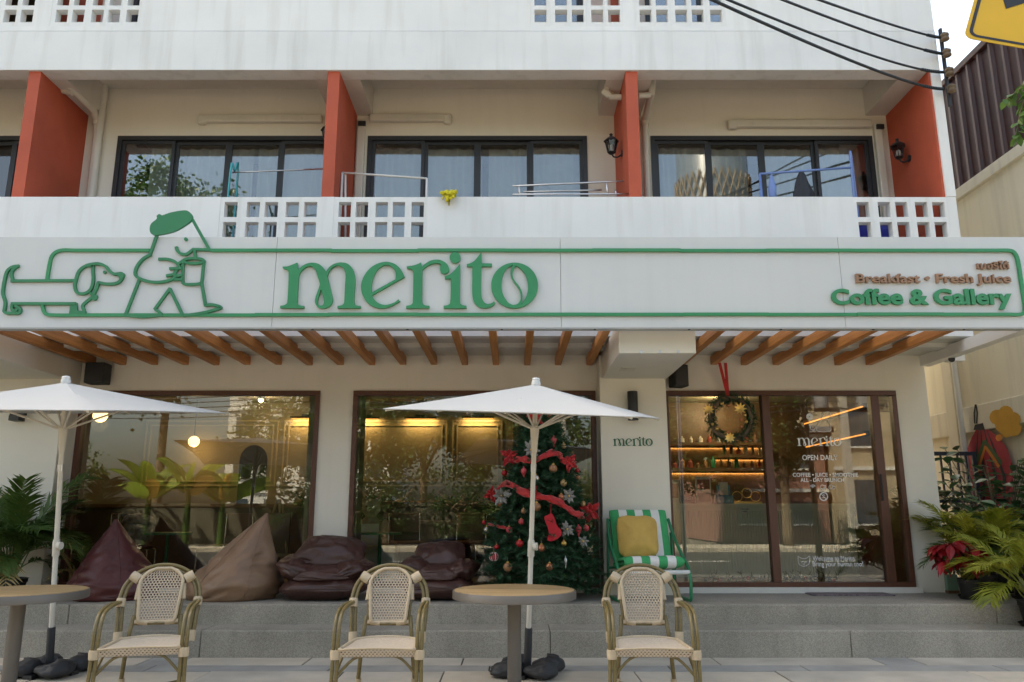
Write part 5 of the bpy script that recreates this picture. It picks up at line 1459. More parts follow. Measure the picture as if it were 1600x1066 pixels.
for zx, zy, lb in ((515, 185, 'red drop shaped ornament high on the christmas tree'), (662, 715, 'red drop shaped ornament low on the christmas tree'), (337, 370, 'red drop shaped ornament half behind the parasol pole'), (586, 905, 'thin silver drop ornament low on the christmas tree')):
    p_ = on_tree(zx, zy, .02)
    o = MB().lathe([(.002, -.075), (.012, -.05), (.008, -.04), (.02, -.03), (.03, -.005), (.034, .01), (.026, .028), (.008, .04), (.006, .055)], (0, 0, 0), 14).build('drop_ornament', 'steel' if 'silver' in lb else 'bauble_pink', smooth=True)
    o.location = p_; tag(o, lb, 'ornament', 'drop ornaments on the christmas tree')
    if 'silver' in lb: o.scale = (.5, .5, 1)
def ribbon(path, wd, label, seed):
    pts = smooth3([on_tree(a, b, .045) for a, b in path], 7); mb = MB(); V = []; k = len(pts)
    for i, p_ in enumerate(pts):
        t = (pts[min(i + 1, k - 1)] - pts[max(i - 1, 0)]).normalized()
        n_ = Vector((p_.x - TX, p_.y - TY, .15)).normalized(); up = t.cross(n_).normalized()
        tw = .5 * noise.noise((i * .21 + seed, 0, 0)); ww = wd * (.8 + .35 * noise.noise((i * .16, seed, 3)))
        up = (up * cos(tw) + n_ * sin(tw))
        for j in range(5):
            s_ = j / 4 - .5; cr_ = .012 * sin(j * 2.2 + i * .9) + .012 * (1 - 4 * s_ * s_)
            V.append(p_ + up * s_ * ww + n_ * cr_)
    mb.add(V, [(i * 5 + j, i * 5 + j + 1, (i + 1) * 5 + j + 1, (i + 1) * 5 + j) for i in range(k - 1) for j in range(4)])
    o = mb.build('ribbon_garland', 'red_velvet', smooth=True); md = o.modifiers.new('t', 'SOLIDIFY'); md.thickness = .004
    return tag(o, label, 'ribbon')
ribbon([(290, 300), (330, 295), (380, 305), (440, 285), (500, 258), (545, 265), (570, 300), (610, 310), (640, 300)], .085, 'red ribbon draped across the upper christmas tree', 1)
ribbon([(175, 480), (215, 445), (260, 448), (330, 490), (400, 512), (470, 525), (540, 548), (600, 590), (650, 622), (690, 630)], .09, 'red ribbon draped diagonally across the middle of the christmas tree', 6)
ribbon([(130, 685), (165, 690), (200, 700), (235, 705)], .035, 'short red ribbon end low on the christmas tree', 9)
def bow(zx, zy, s_, label, rot=0):
    s_ *= .85; p_ = on_tree(zx, zy, .06); t = thing('ribbon_bow', label, 'bow', p_, 0, 'red bows on the christmas tree')
    for q_, (a, L) in enumerate(((2.6, .13), (.5, .13), (-1.0, .13), (-2.1, .14), (1.5, .09))):
        a += rot; d = Vector((cos(a), -.25, sin(a))); n_ = Vector((-sin(a), 0, cos(a))); mb = MB(); V = []
        for i in range(11):
            k = i / 10; w_ = .010 + .030 * sin(pi * min(k * 1.15, 1)) + .008 * k
            c_ = d * (L * k) * s_; b_ = -.035 * sin(pi * k) * s_
            for j in range(5):
                u = j / 4 - .5; V.append(c_ + n_ * u * 2 * w_ * s_ * .85 + Vector((0, b_ - .02 * cos(u * 6 + i * .5), 0)))
        mb.add(V, [(i * 5 + j, i * 5 + j + 1, (i + 1) * 5 + j + 1, (i + 1) * 5 + j) for i in range(10) for j in range(4)])
        o = mb.build('loop', 'red_velvet', t, smooth=True); md = o.modifiers.new('t', 'SOLIDIFY'); md.thickness = .003
    MB().ball((0, -.02, 0), .022 * s_, 10, 8).build('knot', 'red_velvet', t, smooth=True)
bow(250, 280, 1.0, 'red bow at the end of the upper ribbon, bean bag side'); bow(605, 315, .9, 'red bow at the end of the upper ribbon, lounge chair side', .4)
bow(145, 505, .8, 'red bow at the end of the middle ribbon, bean bag side', .9); bow(730, 605, 1.15, 'big red bow at the end of the middle ribbon, lounge chair side', .2); bow(405, 52, .9, 'red bow near the top of the christmas tree', .3)
bow(395, 478, .45, 'small red bow above the middle ribbon', .3)
# stocking
o0 = on_tree(505, 700, .05)
sk = thing('christmas_stocking', 'red felt stocking hanging on the christmas tree', 'stocking', o0)
L_ = [(462, 650), (480, 635), (505, 628), (520, 655), (533, 692), (555, 718), (553, 745), (520, 770), (490, 775), (478, 765), (486, 735), (482, 705)]
loop = [((x_ - 505) / 3.81 * .0069, -(y_ - 700) / 3.81 * .0069) for x_, y_ in [tuple(v_) for v_ in catmull(L_, 4, True)]]
MB().plate([loop], -.02, .02).build('felt_body', 'felt_red', sk, bevel=.008)
MB().tube([(-.01, 0, .12), (-.008, 0, .23)], .003, 5).build('hanging_loop', 'felt_red', sk)
# silver poinsettias
def star_flower(p_, r_, mat, label, seed, n=8):
    t = thing('poinsettia_ornament', label, 'ornament', p_, 0, 'silver flowers on the christmas tree'); q_ = random.Random(seed)
    for k in range(n):
        a = 2 * pi * k / n + q_.uniform(-.2, .2); L = r_ * q_.uniform(.75, 1.15); tilt = q_.uniform(-.5, .1)
        d = Vector((cos(a), tilt * .8 - .15, sin(a))); n_ = Vector((-sin(a), 0, cos(a)))
        V = [Vector((0, 0, 0))]
        prof = [(.2, .10), (.35, .24), (.45, .16), (.6, .26), (.72, .13), (.85, .12), (1, 0)]
        lft = [d * L * k_ + n_ * w_ * L for k_, w_ in prof]; rgt = [d * L * k_ - n_ * w_ * L for k_, w_ in prof[:-1]]
        mid = [d * L * k_ + Vector((0, -.008, 0)) for k_, w_ in prof]
        mb = MB()
        for i in range(len(prof) - 2):
            mb.quad(lft[i], lft[i + 1], mid[i + 1], mid[i]); mb.quad(mid[i], mid[i + 1], rgt[i + 1], rgt[i])
        mb.add([lft[-2], lft[-1], mid[-2]], [(0, 1, 2)]); mb.add([rgt[-1], mid[-2], lft[-1]], [(0, 1, 2)]); mb.add([(0, 0, 0), lft[0], mid[0], rgt[0]], [(0, 1, 2, 3)])
        mb.build('petal', mat, t)
    MB().ball((0, -.012, 0), .012, 8, 6).build('centre', 'gold', t)
for (zx, zy, r_, lb, sd_) in ((378, 240, .13, 'silver poinsettia high on the tree behind the parasol pole', 1), (205, 515, .14, 'silver poinsettia beside the large copper bauble', 2), (605, 515, .10, 'silver poinsettia above the middle ribbon, lounge chair side', 3), (595, 712, .11, 'silver poinsettia beside the red stocking', 4), (690, 785, .08, 'dull silver poinsettia low on the lounge chair side', 5)):
    star_flower(on_tree(zx, zy, .05), r_ * .75, 'silver_petal', lb, sd_)

# ================================================================== WREATH
wc = at(1142, 654, 9.02)
wr = thing('christmas_wreath', 'green wreath with gold baubles hanging in front of the glass', 'wreath', wc)
fol = MB(); rw = .235
for k in range(150):
    a = 2 * pi * k / 150; p_ = Vector((rw * cos(a), 0, rw * sin(a)))
    for q_ in range(3):
        ph = rn.random() * 2 * pi; o_ = (Vector((cos(a), 0, sin(a))) * cos(ph) + Vector((0, 1, 0)) * sin(ph) * .6)
        tp = p_ + o_ * rn.uniform(.05, .085) + Vector((-sin(a), 0, cos(a))) * .05
        needles(fol, p_, tp, rn, 14, .042, .0036)
fol.build('foliage', 'pine', wr, kind='stuff')
MB().tube([(rw * cos(2 * pi * k / 30), 0, rw * sin(2 * pi * k / 30)) for k in range(30)], .03, 6, closed=True).build('ring', 'bark', wr)
for (x, y, m_, r_) in ((1128, 631, 'gold', .022), (1150, 631, 'gold', .018), (1164, 649, 'gold', .02), (1166, 659, 'gold', .02), (1113, 663, 'gold', .019), (1120, 670, 'gold', .024), (1137, 634, 'copper', .016), (1158, 656, 'copper', .017), (1117, 636, 'copper', .015), (1158, 667, 'copper', .017)):
    q_ = at(x, y, 8.94) - wc; MB().ball(q_, r_, 12, 8).build('bauble', m_, wr, smooth=True)
for (x, y, s_) in ((1156, 639, .075), (1107, 640, .065), (1140, 684, .065)):
    q_ = at(x, y, 8.94) - wc; mb = MB()
    for k in range(9):
        a = 2 * pi * k / 9; d = Vector((cos(a), -.2, sin(a))); n_ = Vector((-sin(a), 0, cos(a))) * .014
        mb.add([q_, q_ + d * s_ * .5 + n_, q_ + d * s_, q_ + d * s_ * .5 - n_], [(0, 1, 2, 3)])
    mb.build('gold_flower', 'gold', wr)
top = at(1130, 573, 9.0)
for s_ in (-1, 1):
    V = []; a = Vector((top.x + s_ * .035, 9.02, 3.005)); b = Vector((wc.x - .02, 9.01, wc.z + .24))
    mb = MB(); mb.tube([a, a.lerp(b, .5), b], .018, 4, flat=.12, up=(1, 0, 0)); o = mb.build('ribbon', 'red_velvet', wr); o.location = -wc

# ================================================================== PLANTS
def frond_mesh(L, n, droop, wide, mat, seed, spread=.9, stem=.22):
    q_ = random.Random(seed); mb = MB(); pts = []
    for i in range(13):
        t = i / 12; pts.append(Vector((L * (t * .96 - .12 * t ** 3 * droop), 0, L * (.42 * t - droop * .62 * t ** 2.3))))
    mb.tube(pts, [.007 * (1 - .8 * i / 12) for i in range(13)], 5, cap=False)
    for i in range(n):
        t = stem + (1 - stem) * (i + .5) / n; f_ = t * 12; k = min(int(f_), 11); p_ = pts[k].lerp(pts[k + 1], f_ - k)
        d = (pts[k + 1] - pts[k]).normalized(); ln = wide * L * (sin(pi * (.12 + .80 * (t - stem) / (1 - stem))) ** .7) * q_.uniform(.85, 1.1)
        for s_ in (-1, 1):
            side = Vector((0, s_, 0)); up = d.cross(side) * s_; up = Vector((0, 0, 1)) - d * d.z; up.normalize()
            dr = (d * spread * q_.uniform(.8, 1.2) + side * .85 + up * q_.uniform(.1, .45)).normalized()
            wv = d.cross(dr).cross(dr).normalized() * .0135 * (L / .9)
            a = p_; b = p_ + dr * ln * .5; c_ = p_ + dr * ln + Vector((0, 0, -ln * q_.uniform(.18, .5)))
            b += Vector((0, 0, -ln * .05))
            mb.add([a - wv * .4, a + wv * .4, b + wv, b - wv, c_], [(0, 1, 2, 3), (3, 2, 4)])
    return mesh_of(mb, 'frond', mat)
def pot(t, r_, h, mat='plastic_pot'):
    MB().lathe([(r_ * .74, .012), (r_ * .78, .02), (r_ * .93, h * .8), (r_ * .98, h * .82), (r_ * .99, h * .98), (r_ * 1.04, h), (r_ * .96, h + .004), (r_ * .92, h * .92)], (0, 0, 0), 28).build('pot', mat, t, smooth='auto')
    MB().lathe([(r_ * .9, h * .86), (r_ * .5, h * .89), (.01, h * .9)], (0, 0, 0), 16).build('soil', 'soil', t)
    MB().lathe([(r_ * .9, 0), (r_ * 1.06, .03), (r_ * 1.08, .034), (r_ * .98, .02), (r_ * .7, .011)], (0, 0, 0), 24).build('saucer', mat, t, smooth='auto')
def palm(loc, label, mats, nf, L, seed, pr=.17, ph=.26, tilt=(0, 0), zmin=.5, zmax=1.35, lean=(0, 0)):
    t = thing('potted_palm', label, 'plant', loc); q_ = random.Random(seed); pot(t, pr, ph)
    ms = [frond_mesh(L * f_, 32, dr, wd, m_, seed + i) for i, (f_, dr, wd, m_) in enumerate(((1, .7, .36, mats[0]), (.85, 1.0, .40, mats[1]), (1.1, .5, .34, mats[0]), (.7, 1.2, .42, mats[1])))]
    dry = frond_mesh(L * .75, 18, 1.4, .36, 'palm_dry', seed + 9)
    for k in range(nf):
        a = 2.4 * k + q_.uniform(-.3, .3); el = q_.uniform(.15, 1.05)
        hgt = ph * .85 + q_.uniform(.12, .42) * L
        bx, by = .05 * cos(a), .05 * sin(a)
        top_ = Vector((bx * 2.2 + lean[0] * hgt, by * 2.2 + lean[1] * hgt, hgt))
        MB().tube([(bx, by, ph * .8), top_ * .55 + Vector((bx * .4, by * .4, ph * .4)), top_], [.012, .010, .007], 6).build('stem', 'palm_stem', t, smooth=True)
        f_ = put(dry if k % 11 == 7 else ms[k % 4], 'frond', t, top_, (q_.uniform(-.25, .25), -el, a), (q_.uniform(.75, 1.12),) * 3)
    return t
pL = ('palm_leaf', 'palm_leaf'); pD = ('palm_dark', 'palm_dark'); pM = ('palm_leaf', 'palm_dark')
q = atz(1592, 976, .236)
palm((5.0, 7.80, .236), 'yellow green potted palm standing on the lower step', pL, 30, .70, 3, .17, .23, lean=(-.08, 0))
palm((atz(1507, 932, DECK).x + .16, 8.62, DECK), 'potted palm with arching fronds beside the red poinsettia', pM, 26, .66, 14, .16, .24, lean=(.02, 0))
palm((5.35, 8.45, DECK), 'potted palm behind the yellow green one', pL, 26, .74, 25, .17, .25)
palm((-5.25, 8.46, DECK), 'dark green potted palm beside the maroon bean bag', pD, 54, .86, 31, .20, .20, lean=(.02, -.02))
palm((-4.72, 8.93, DECK), 'small dark fern palm between the maroon bean bag and the window', pD, 9, .45, 44, .11, .14)
# poinsettia
pt = thing('potted_poinsettia', 'red poinsettia in a black pot beside the cafe wall', 'plant', (4.74, 8.46, DECK)); pot(pt, .11, .2)
def leaf_mesh(mat, L, w_, fold=.15, name='leaf', curl=.15):
    mb = MB(); prof = [(0, .08), (.2, .55), (.45, 1), (.7, .8), (.9, .3), (1, 0)]; m_ = []; l_ = []; r_ = []
    for t, k in prof:
        zc = -curl * L * t * t; m_.append((L * t, 0, zc)); l_.append((L * t, w_ * k / 2, zc + fold * w_ * k)); r_.append((L * t, -w_ * k / 2, zc + fold * w_ * k))
    for i in range(5): mb.quad(m_[i], m_[i + 1], l_[i + 1], l_[i]); mb.quad(r_[i], r_[i + 1], m_[i + 1], m_[i])
    return mesh_of(mb, name, mat, True)
br = leaf_mesh('poinsettia', .17, .085, .1, 'bract', .35); gl = leaf_mesh('clusia_leaf', .14, .07)
q_ = random.Random(3)
for k in range(22):
    a = q_.random() * 2 * pi; rr = q_.uniform(.02, .24); hc = Vector((rr * cos(a) - .16, rr * sin(a) - .05, q_.uniform(.38, .60)))
    MB().tube([(rr * .2 * cos(a), rr * .2 * sin(a), .17), hc], .005, 5).build('stem', 'palm_stem', pt)
    for j in range(7): put(br, 'bract', pt, hc, (q_.uniform(-.3, .3), q_.uniform(.1, .9), 2 * pi * j / 7 + k))
    for j in range(2): put(gl, 'leaf', pt, hc - Vector((0, 0, .05)), (0, q_.uniform(.2, .8), q_.random() * 6))
# clusia bush
cb = thing('rubber_plant_bush', 'dark green bush with large rounded leaves in front of the painted lantern', 'shrub', (5.62, 9.22, DECK - .01)); pot(cb, .2, .26)
cl1 = leaf_mesh('clusia_leaf', .17, .11, .12); cl2 = leaf_mesh('clusia_leaf', .14, .095, .05)
for k in range(46):
    a = q_.random() * 2 * pi; el = q_.uniform(.35, 1.3); d = Vector((cos(a) * cos(el), sin(a) * cos(el) * .8, sin(el))); L = q_.uniform(.75, 1.55)
    p0 = Vector((0, 0, .24)); p1 = p0 + d * L * .5 + Vector((0, 0, .15)); p2 = p0 + d * L + Vector((0, 0, .12))
    if p2.x > .40: p2.x = .40
    MB().tube(smooth3([p0, p1, p2], 3), [.010, .009, .008, .007, .006, .005, .004][:7], 5).build('stem', 'bark', cb)
    for j in range(13):
        s_ = .3 + .7 * j / 12; bp = p0.lerp(p1, s_ / .5) if s_ < .5 else p1.lerp(p2, (s_ - .5) / .5)
        if bp.x > .38: continue
        put(cl1 if j % 2 else cl2, 'leaf', cb, bp, (q_.uniform(-.4, .4), q_.uniform(-.7, .4), a + (j % 2 * 2 - 1) * 1.3 + q_.uniform(-.4, .4)))
# box behind poinsettia
a, b = atz(1468, 925, DECK), atz(1487, 925, DECK)
bx_ = thing('storage_box', 'small green and white box leaning by the pots', 'box', ((a.x + b.x) / 2, 9.02, DECK))
MB().box(-.06, .06, -.03, .03, .03, .2).build('panel', 'box_green', bx_, bevel=.004); MB().box(-.062, .062, -.032, .032, 0, .03).build('base', 'shelf_wood', bx_); MB().box(.0605, .10, -.03, .03, .0, .16).build('side_panel', 'paper', bx_)
# twig with leaves hanging in from a tree beside the camera
tw = thing('hanging_branch', 'leafy green branch hanging in front of the corrugated screen', 'branch', at(1600, 130, 5.0))
o0 = tw.location.copy(); tl = leaf_mesh('twig_leaf', .085, .045, .1)
for (pts_) in ([(1640, 90), (1612, 118), (1592, 140), (1572, 155)], [(1640, 120), (1604, 150), (1592, 185), (1590, 215)], [(1645, 80), (1620, 140), (1600, 170)]):
    P3 = smooth3([at(x, y, 5.0) - o0 for x, y in pts_], 5); MB().tube(P3, .004, 5).build('twig', 'bark', tw)
    for p_ in P3[4:]:
        for j in range(2): put(tl, 'leaf', tw, p_, (q_.uniform(-1, 1), q_.uniform(.3, 1.4), q_.random() * 6.3))
# it grows from a trunk standing outside the view
MB().tube(smooth3([at(1640, 90, 5.0) - o0, Vector((.6, -.2, .3)), Vector((1.3, -.4, .2)), Vector((1.6, -.5, -1.5)), Vector((1.65, -.5, -o0.z))], 4), [.004 + .0035 * i for i in range(17)], 8).build('trunk', 'bark', tw, smooth=True)

# ================================================================== CAFE ROOM
room = thing('cafe_interior', 'warm lit cafe room seen through the shop windows', 'room', (0, 11, DECK))
def rr_(o): o.location = -room.location; return o
CZ = 3.04; YB = 12.7
rr_(MB().box(XL, 4.88, YW + .14, YB + .1, DECK - .06, DECK).build('room_floor', 'room_floor', room))
rr_(MB().box(XL, 4.88, YW + .14, YB + .1, CZ, CZ + .06).build('room_ceiling', 'room_wall', room))
rr_(MB().box(XL, 4.88, YB, YB + .1, DECK, CZ).build('back_wall', 'room_wall', room))
rr_(MB().box(4.80, 4.88, YW + .14, YB, DECK, CZ).build('side_wall', 'shelf_wood', room))
rr_(MB().box(-9.4, -9.3, YW + .14, YB, DECK, CZ).build('side_wall', 'room_wall', room))
rr_(MB().box(1.46, 4.79, YB - .04, YB - .001, DECK, CZ - .01).build('bar_panelling', 'shelf_wood', room))
rr_(MB().box(1.25, 1.45, 10.4, YB, DECK, CZ).build('partition', 'room_wall', room))
rr_(MB().box(-2.42, -1.80, YW + .15, 9.6, DECK, CZ).build('inner_column', 'room_wall', room))
zl = at(600, 783, YB).z
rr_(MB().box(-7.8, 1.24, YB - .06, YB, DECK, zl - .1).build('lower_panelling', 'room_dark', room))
rr_(MB().box(-7.8, 1.24, YB - .10, YB - .061, zl - .10, zl - .05).build('dado_rail', 'shelf_wood', room))
def frame_mould(x0, x1, y0, y1):
    a, b = at(x0, y0, YB), at(x1, y1, YB)
    for i_ in (0, .07):
        mb = MB(); t = .022; X0, X1, Z0, Z1_ = a.x + i_, b.x - i_, b.z + i_, a.z - i_
        mb.box(X0, X1, YB - .018, YB, Z1_ - t, Z1_).box(X0, X1, YB - .018, YB, Z0, Z0 + t).box(X0, X0 + t, YB - .018, YB, Z0 + t, Z1_ - t).box(X1 - t, X1, YB - .018, YB, Z0 + t, Z1_ - t)
        rr_(mb.build('panel_moulding', 'moulding', room))
frame_mould(445, 697, 657, 760); frame_mould(707, 785, 657, 760); frame_mould(800, 925, 657, 760); frame_mould(230, 430, 657, 760)
def picture_light(x, y, label):
    c_ = at(x, y, YB - .12); t = thing('picture_light', label, 'lamp', c_, 0, 'brass picture lights on the back wall')
    MB().box(-.10, .10, .07, .121, .015, .06).build('mount', 'black_metal', t)
    MB().tube([(0, .07, .035), (0, 0, .012)], .009, 6).build('arm', 'black_metal', t)
    MB().tube([(-.26, 0, .0), (.26, 0, .0)], .016, 8).build('bar', 'black_metal', t)
    MB().box(-.24, .24, .0, .012, -.020, -.0165).build('tube_lamp', 'led', t)
    l_ = bpy.data.lights.new('picture_lamp', 'AREA'); l_.shape = 'RECTANGLE'; l_.size = .48; l_.size_y = .02; l_.energy = .8; l_.color = (1, .66, .30)
    lo = bpy.data.objects.new('picture_lamp', l_); COL.objects.link(lo); lo.parent = t; lo.location = (0, .02, -.024); lo.rotation_euler = (radians(28), 0, 0)
for x, y, lb in ((479, 652, 'picture light beside the window pier, over the wall panel'), (568, 653, 'picture light over the wall panel next to the middle window frame'), (657, 653, 'picture light over the centre of the back wall'), (747, 652, 'picture light over the narrow wall panel by the christmas tree')):
    picture_light(x, y, lb)
def globe(x, y, Y, r_, label, e, hang=True):
    c_ = at(x, y, Y); t = thing('globe_lamp', label, 'lamp', c_)
    MB().ball((0, 0, 0), r_, 18, 12).build('globe', 'globe', t, smooth=True)
    MB().tube([(0, 0, r_ * .9), (0, 0, CZ - c_.z + .01)], .006, 5).build('stem', 'black_metal', t)
    l_ = bpy.data.lights.new('globe_light', 'POINT'); l_.energy = e; l_.color = (1, .68, .34); l_.shadow_soft_size = r_ * 1.02
    lo = bpy.data.objects.new('globe_light', l_); COL.objects.link(lo); lo.parent = t; lo.location = (0, 0, -r_ * 1.35)
globe(157, 649, 11.2, .10, 'large glowing globe lamp behind the first window by the pillar', 1.0)
globe(303, 690, 12.4, .085, 'glowing globe lamp in the middle of the first window', 1.0)
def downlight(x, y, label):
    Y = (CZ - .03 - EYE) / (ray(x, y)[2] / ray(x, y)[1]); c_ = at(x, y, Y); t = thing('ceiling_light', label, 'lamp', (c_.x, Y, CZ - .06))
    MB().lathe([(.05, .0), (.06, .03), (.06, .062)], (0, 0, 0), 14).build('housing', 'black_metal', t); MB().ball((0, 0, -.005), .04, 12, 8).build('bulb', 'bulb', t, smooth=True)
    l_ = bpy.data.lights.new('ceiling_lamp', 'POINT'); l_.energy = 6 if 'wreath' in label else 3; l_.color = (1, .80, .55); l_.shadow_soft_size = .05
    lo = bpy.data.objects.new('ceiling_lamp', l_); COL.objects.link(lo); lo.parent = t; lo.location = (0, 0, -.09)
downlight(408, 621, 'small bright ceiling light at the top of the first window'); downlight(1127, 622, 'small bright ceiling light above the wreath')
# arched niche on the wall: flat plate, black colour standing for its shade
a = at(395, 735, YB - .01); mb = MB(); pts = [(a.x - .22, DECK)] + [(a.x - .22, 2.1)] + [(a.x + .22 * cos(radians(180 - 180 * k / 12)), 2.1 + .25 * sin(radians(180 * k / 12))) for k in range(13)] + [(a.x + .22, DECK)]
rr_(mb.plate([pts], YB - .02, YB - .003).build('painted_niche', 'black_plastic', room))
# garland on the dado
gar = thing('pine_garland', 'dark green pine garland along the back wall rail', 'garland', (-1.0, YB - .2, zl)); fol = MB()
for k in range(170):
    x_ = -3.4 + 4.5 * k / 170; p_ = Vector((x_ + 1.0, rn.uniform(-.06, .06), -.02 + .06 * sin(x_ * 5)))
    needles(fol, p_, p_ + Vector((rn.uniform(-.1, .1), rn.uniform(-.12, .02), rn.uniform(-.1, .12))), rn, 16, .07, .008)
fol.build('foliage', 'pine', gar, kind='stuff'); MB().tube([(-2.4, 0, -.03), (2.1, 0, -.03)], .03, 6).build('core', 'bark', gar)
# green bistro tables
def gtable(x, y, Y, label, wpx):
    c_ = at(x, y, Y); t = thing('cafe_table', label, 'table', (c_.x, Y, DECK), 0, 'green tables inside'); h = c_.z - DECK; r_ = wpx * .0081 / 2
    MB().lathe([(r_, -.025), (r_, 0), (.02, .002)], (0, 0, h), 28).build('top', 'chair_green', t, smooth='auto'); MB().lathe([(.022, .02), (.022, h - .02)], (0, 0, 0), 12).build('post', 'chair_green', t, smooth='auto'); MB().lathe([(.2, 0), (.2, .015), (.03, .03)], (0, 0, 0), 20).build('foot', 'chair_green', t, smooth='auto')
gtable(594, 832, 9.95, 'round green table behind the middle window by the frame', 66); gtable(263, 832, 9.95, 'round green table behind the first window', 70)
# cloth covered stool
c_ = at(596, 870, 10.4); t = thing('covered_stool', 'low stool under a white cloth behind the green table', 'stool', (c_.x, 10.45, DECK))
mb = MB(); n = 40; V = []
for j, (s_, z_) in enumerate(((1.12, .0), (1.05, .2), (1, .42), (.97, .45))):
    for i in range(n):
        a = 2 * pi * i / n; f_ = 1 + (.05 * sin(a * 9) if j < 2 else 0); sq_ = 1 / max(abs(cos(a)), abs(sin(a))) ** .7
        V.append((.2 * s_ * f_ * sq_ * cos(a), .18 * s_ * f_ * sq_ * sin(a), z_))
mb.add(V, [(j * n + i, j * n + (i + 1) % n, (j + 1) * n + (i + 1) % n, (j + 1) * n + i) for j in range(3) for i in range(n)] + [tuple(3 * n + i for i in range(n))]).build('cloth', 'cloth_white', t, smooth='auto')
# chrome chairs
def tube_chair(x, Y, rz, label, cushion=False):
    t = thing('cafe_chair', label, 'chair', (x, Y, DECK), rz, 'chrome framed chairs inside')
    MB().box(-.22, .22, -.2, .22, .42, .47).build('seat', 'seat_brown', t, bevel=.02); MB().box(-.21, .21, .20, .24, .58, .86).build('backrest', 'seat_brown', t, bevel=.015)
    for s_ in (-1, 1):
        MB().tube(smooth3([(s_ * .23, .235, .86), (s_ * .23, .225, .5), (s_ * .23, .15, .42), (s_ * .23, -.18, .42), (s_ * .23, -.22, .36), (s_ * .23, -.22, .03), (s_ * .23, -.18, .012), (s_ * .23, .22, .012)], 4), .012, 8).build('side_frame', 'chrome', t, smooth=True)
    if cushion: return t
tube_chair(at(205, 850, 10.1).x, 10.15, 2.2, 'chrome framed chair with printed cushion behind the first window')
cu = pillow(.4, .4, .14, 8, .6, .05, .6).build('scatter_cushion', 'cushion_print', smooth=True); cu.location = (at(218, 822, 10.15).x, 10.12, DECK + .66); cu.rotation_euler = (1.25, .2, .5); tag(cu, 'brown and white printed cushion on the chrome chair', 'cushion')
tube_chair(at(350, 850, 10.3).x, 10.3, -2.0, 'chrome framed chair behind the tan bean bag')
tube_chair(at(640, 830, 11.6).x, 11.5, .4, 'brown chair near the back wall behind the stool'); tube_chair(at(728, 830, 11.6).x, 11.6, -.3, 'brown chair near the back wall behind the christmas tree')
# dark dining table at the back
dt = thing('dining_table', 'long dark wooden table along the back wall', 'table', (at(690, 830, 11.9).x, 12.1, DECK)); MB().box(-.9, .9, -.3, .3, .70, .745).build('top', 'shelf_wood', dt, bevel=.005)
for x_ in (-.8, .8):
    for y_ in (-.22, .22): MB().box(x_ - .03, x_ + .03, y_ - .03, y_ + .03, 0, .70).build('leg', 'shelf_wood', dt)
# easel with board
ez = thing('easel', 'wooden easel behind the tan bean bag', 'easel', (at(428, 860, 10.2).x, 10.25, DECK))
for s_ in (-1, 1): MB().tube([(s_ * .22, -.05, 0), (s_ * .03, .06, 1.05)], .016, 6).build('leg', 'table_wood', ez)
MB().tube([(0, .4, 0), (0, .06, 1.0)], .014, 6).build('rear_leg', 'table_wood', ez); MB().box(-.2, .2, -.03, .0, .32, .36).build('ledge', 'table_wood', ez); MB().box(-.17, .17, -.01, .02, .36, .86).build('board', 'shelf_wood', ez)
# stuffed bear standing by the window
bc = at(580, 800, 10.9); be = thing('plush_bear', 'beige stuffed bear wearing an apron behind the middle window', 'soft toy', (bc.x, 10.9, DECK))
mb = MB(); 
for c2, r2, s2 in (((0, 0, .62), .17, (1, .85, 1.25)), ((0, -.02, .93), .13, (1, .95, .95)), ((-.10, -.01, 1.03), .045, (1, .6, 1)), ((.10, -.01, 1.03), .045, (1, .6, 1)), ((-.2, -.06, .66), .065, (.9, 1, 2)), ((.2, -.06, .66), .065, (.9, 1, 2)), ((-.09, 0, .24), .085, (1, 1, 2.9)), ((.09, 0, .24), .085, (1, 1, 2.9)), ((0, -.12, .90), .055, (1, .9, .8))): mb.ball(c2, r2, 16, 12, s2)
bo = mb.build('body', 'bear_fur', be, smooth=True); md = bo.modifiers.new('remesh', 'REMESH'); md.mode = 'VOXEL'; md.voxel_size = .02; md.use_smooth_shade = True
MB().box(-.14, .14, -.165, -.15, .35, .72).build('apron', 'cloth_white', be, bevel=.006)
for s_ in (-1, 1): MB().ball((s_ * .045, -.135, .95), .012, 8, 6).build('eye', 'black_plastic', be)
MB().ball((0, -.172, .915), .016, 8, 6).build('nose', 'black_plastic', be)
# ---- service counter
cy = 11.2; ca, cbb = at(1040, 790, cy).x - .3, 4.79; cz = at(1100, 787, cy).z
ct = thing('service_counter', 'pale sage counter with ribbed front inside the cafe', 'counter', ((ca + cbb) / 2, cy, DECK)); w_ = (cbb - ca) / 2; h = cz - DECK
MB().box(-w_, w_, .02, .6, 0, h - .05).build('carcass', 'counter_green', ct); MB().box(-w_ - .01, w_, -.03, .62, h - .05, h).build('worktop', 'counter_green', ct, bevel=.004)
mb = MB(); n = int(2 * w_ / .036)
for k in range(n): mb.box(-w_ + .036 * k + .004, -w_ + .036 * k + .032, .0, .02, .06, h - .10)
mb.build('ribbed_front', 'counter_green', ct, kind='stuff'); MB().box(-w_, w_, -.005, .02, h - .10, h - .05).build('top_band', 'counter_green', ct); MB().box(-w_, w_, .0, .02, 0, .06).build('plinth', 'counter_green', ct)
p_ = at(1163, 793, cy - .01)
sg = thing('order_sign', 'round cream order here sign on the counter front', 'sign', (p_.x, cy - .012, p_.z)); MB().plate([[(.09 * cos(radians(a)), .09 * sin(radians(a))) for a in range(180, 361, 12)]], -.006, .006).build('disc', 'paper', sg)
for ob in write('ORDER', p_.x - .06, p_.x + .06, p_.z - .035, .022, cy - .019, .001, 'decal_green', sg, .01, 'lettering', one=True) + write('HERE', p_.x - .04, p_.x + .04, p_.z - .065, .02, cy - .019, .001, 'decal_green', sg, .01, 'lettering', one=True): ob.location = -sg.location
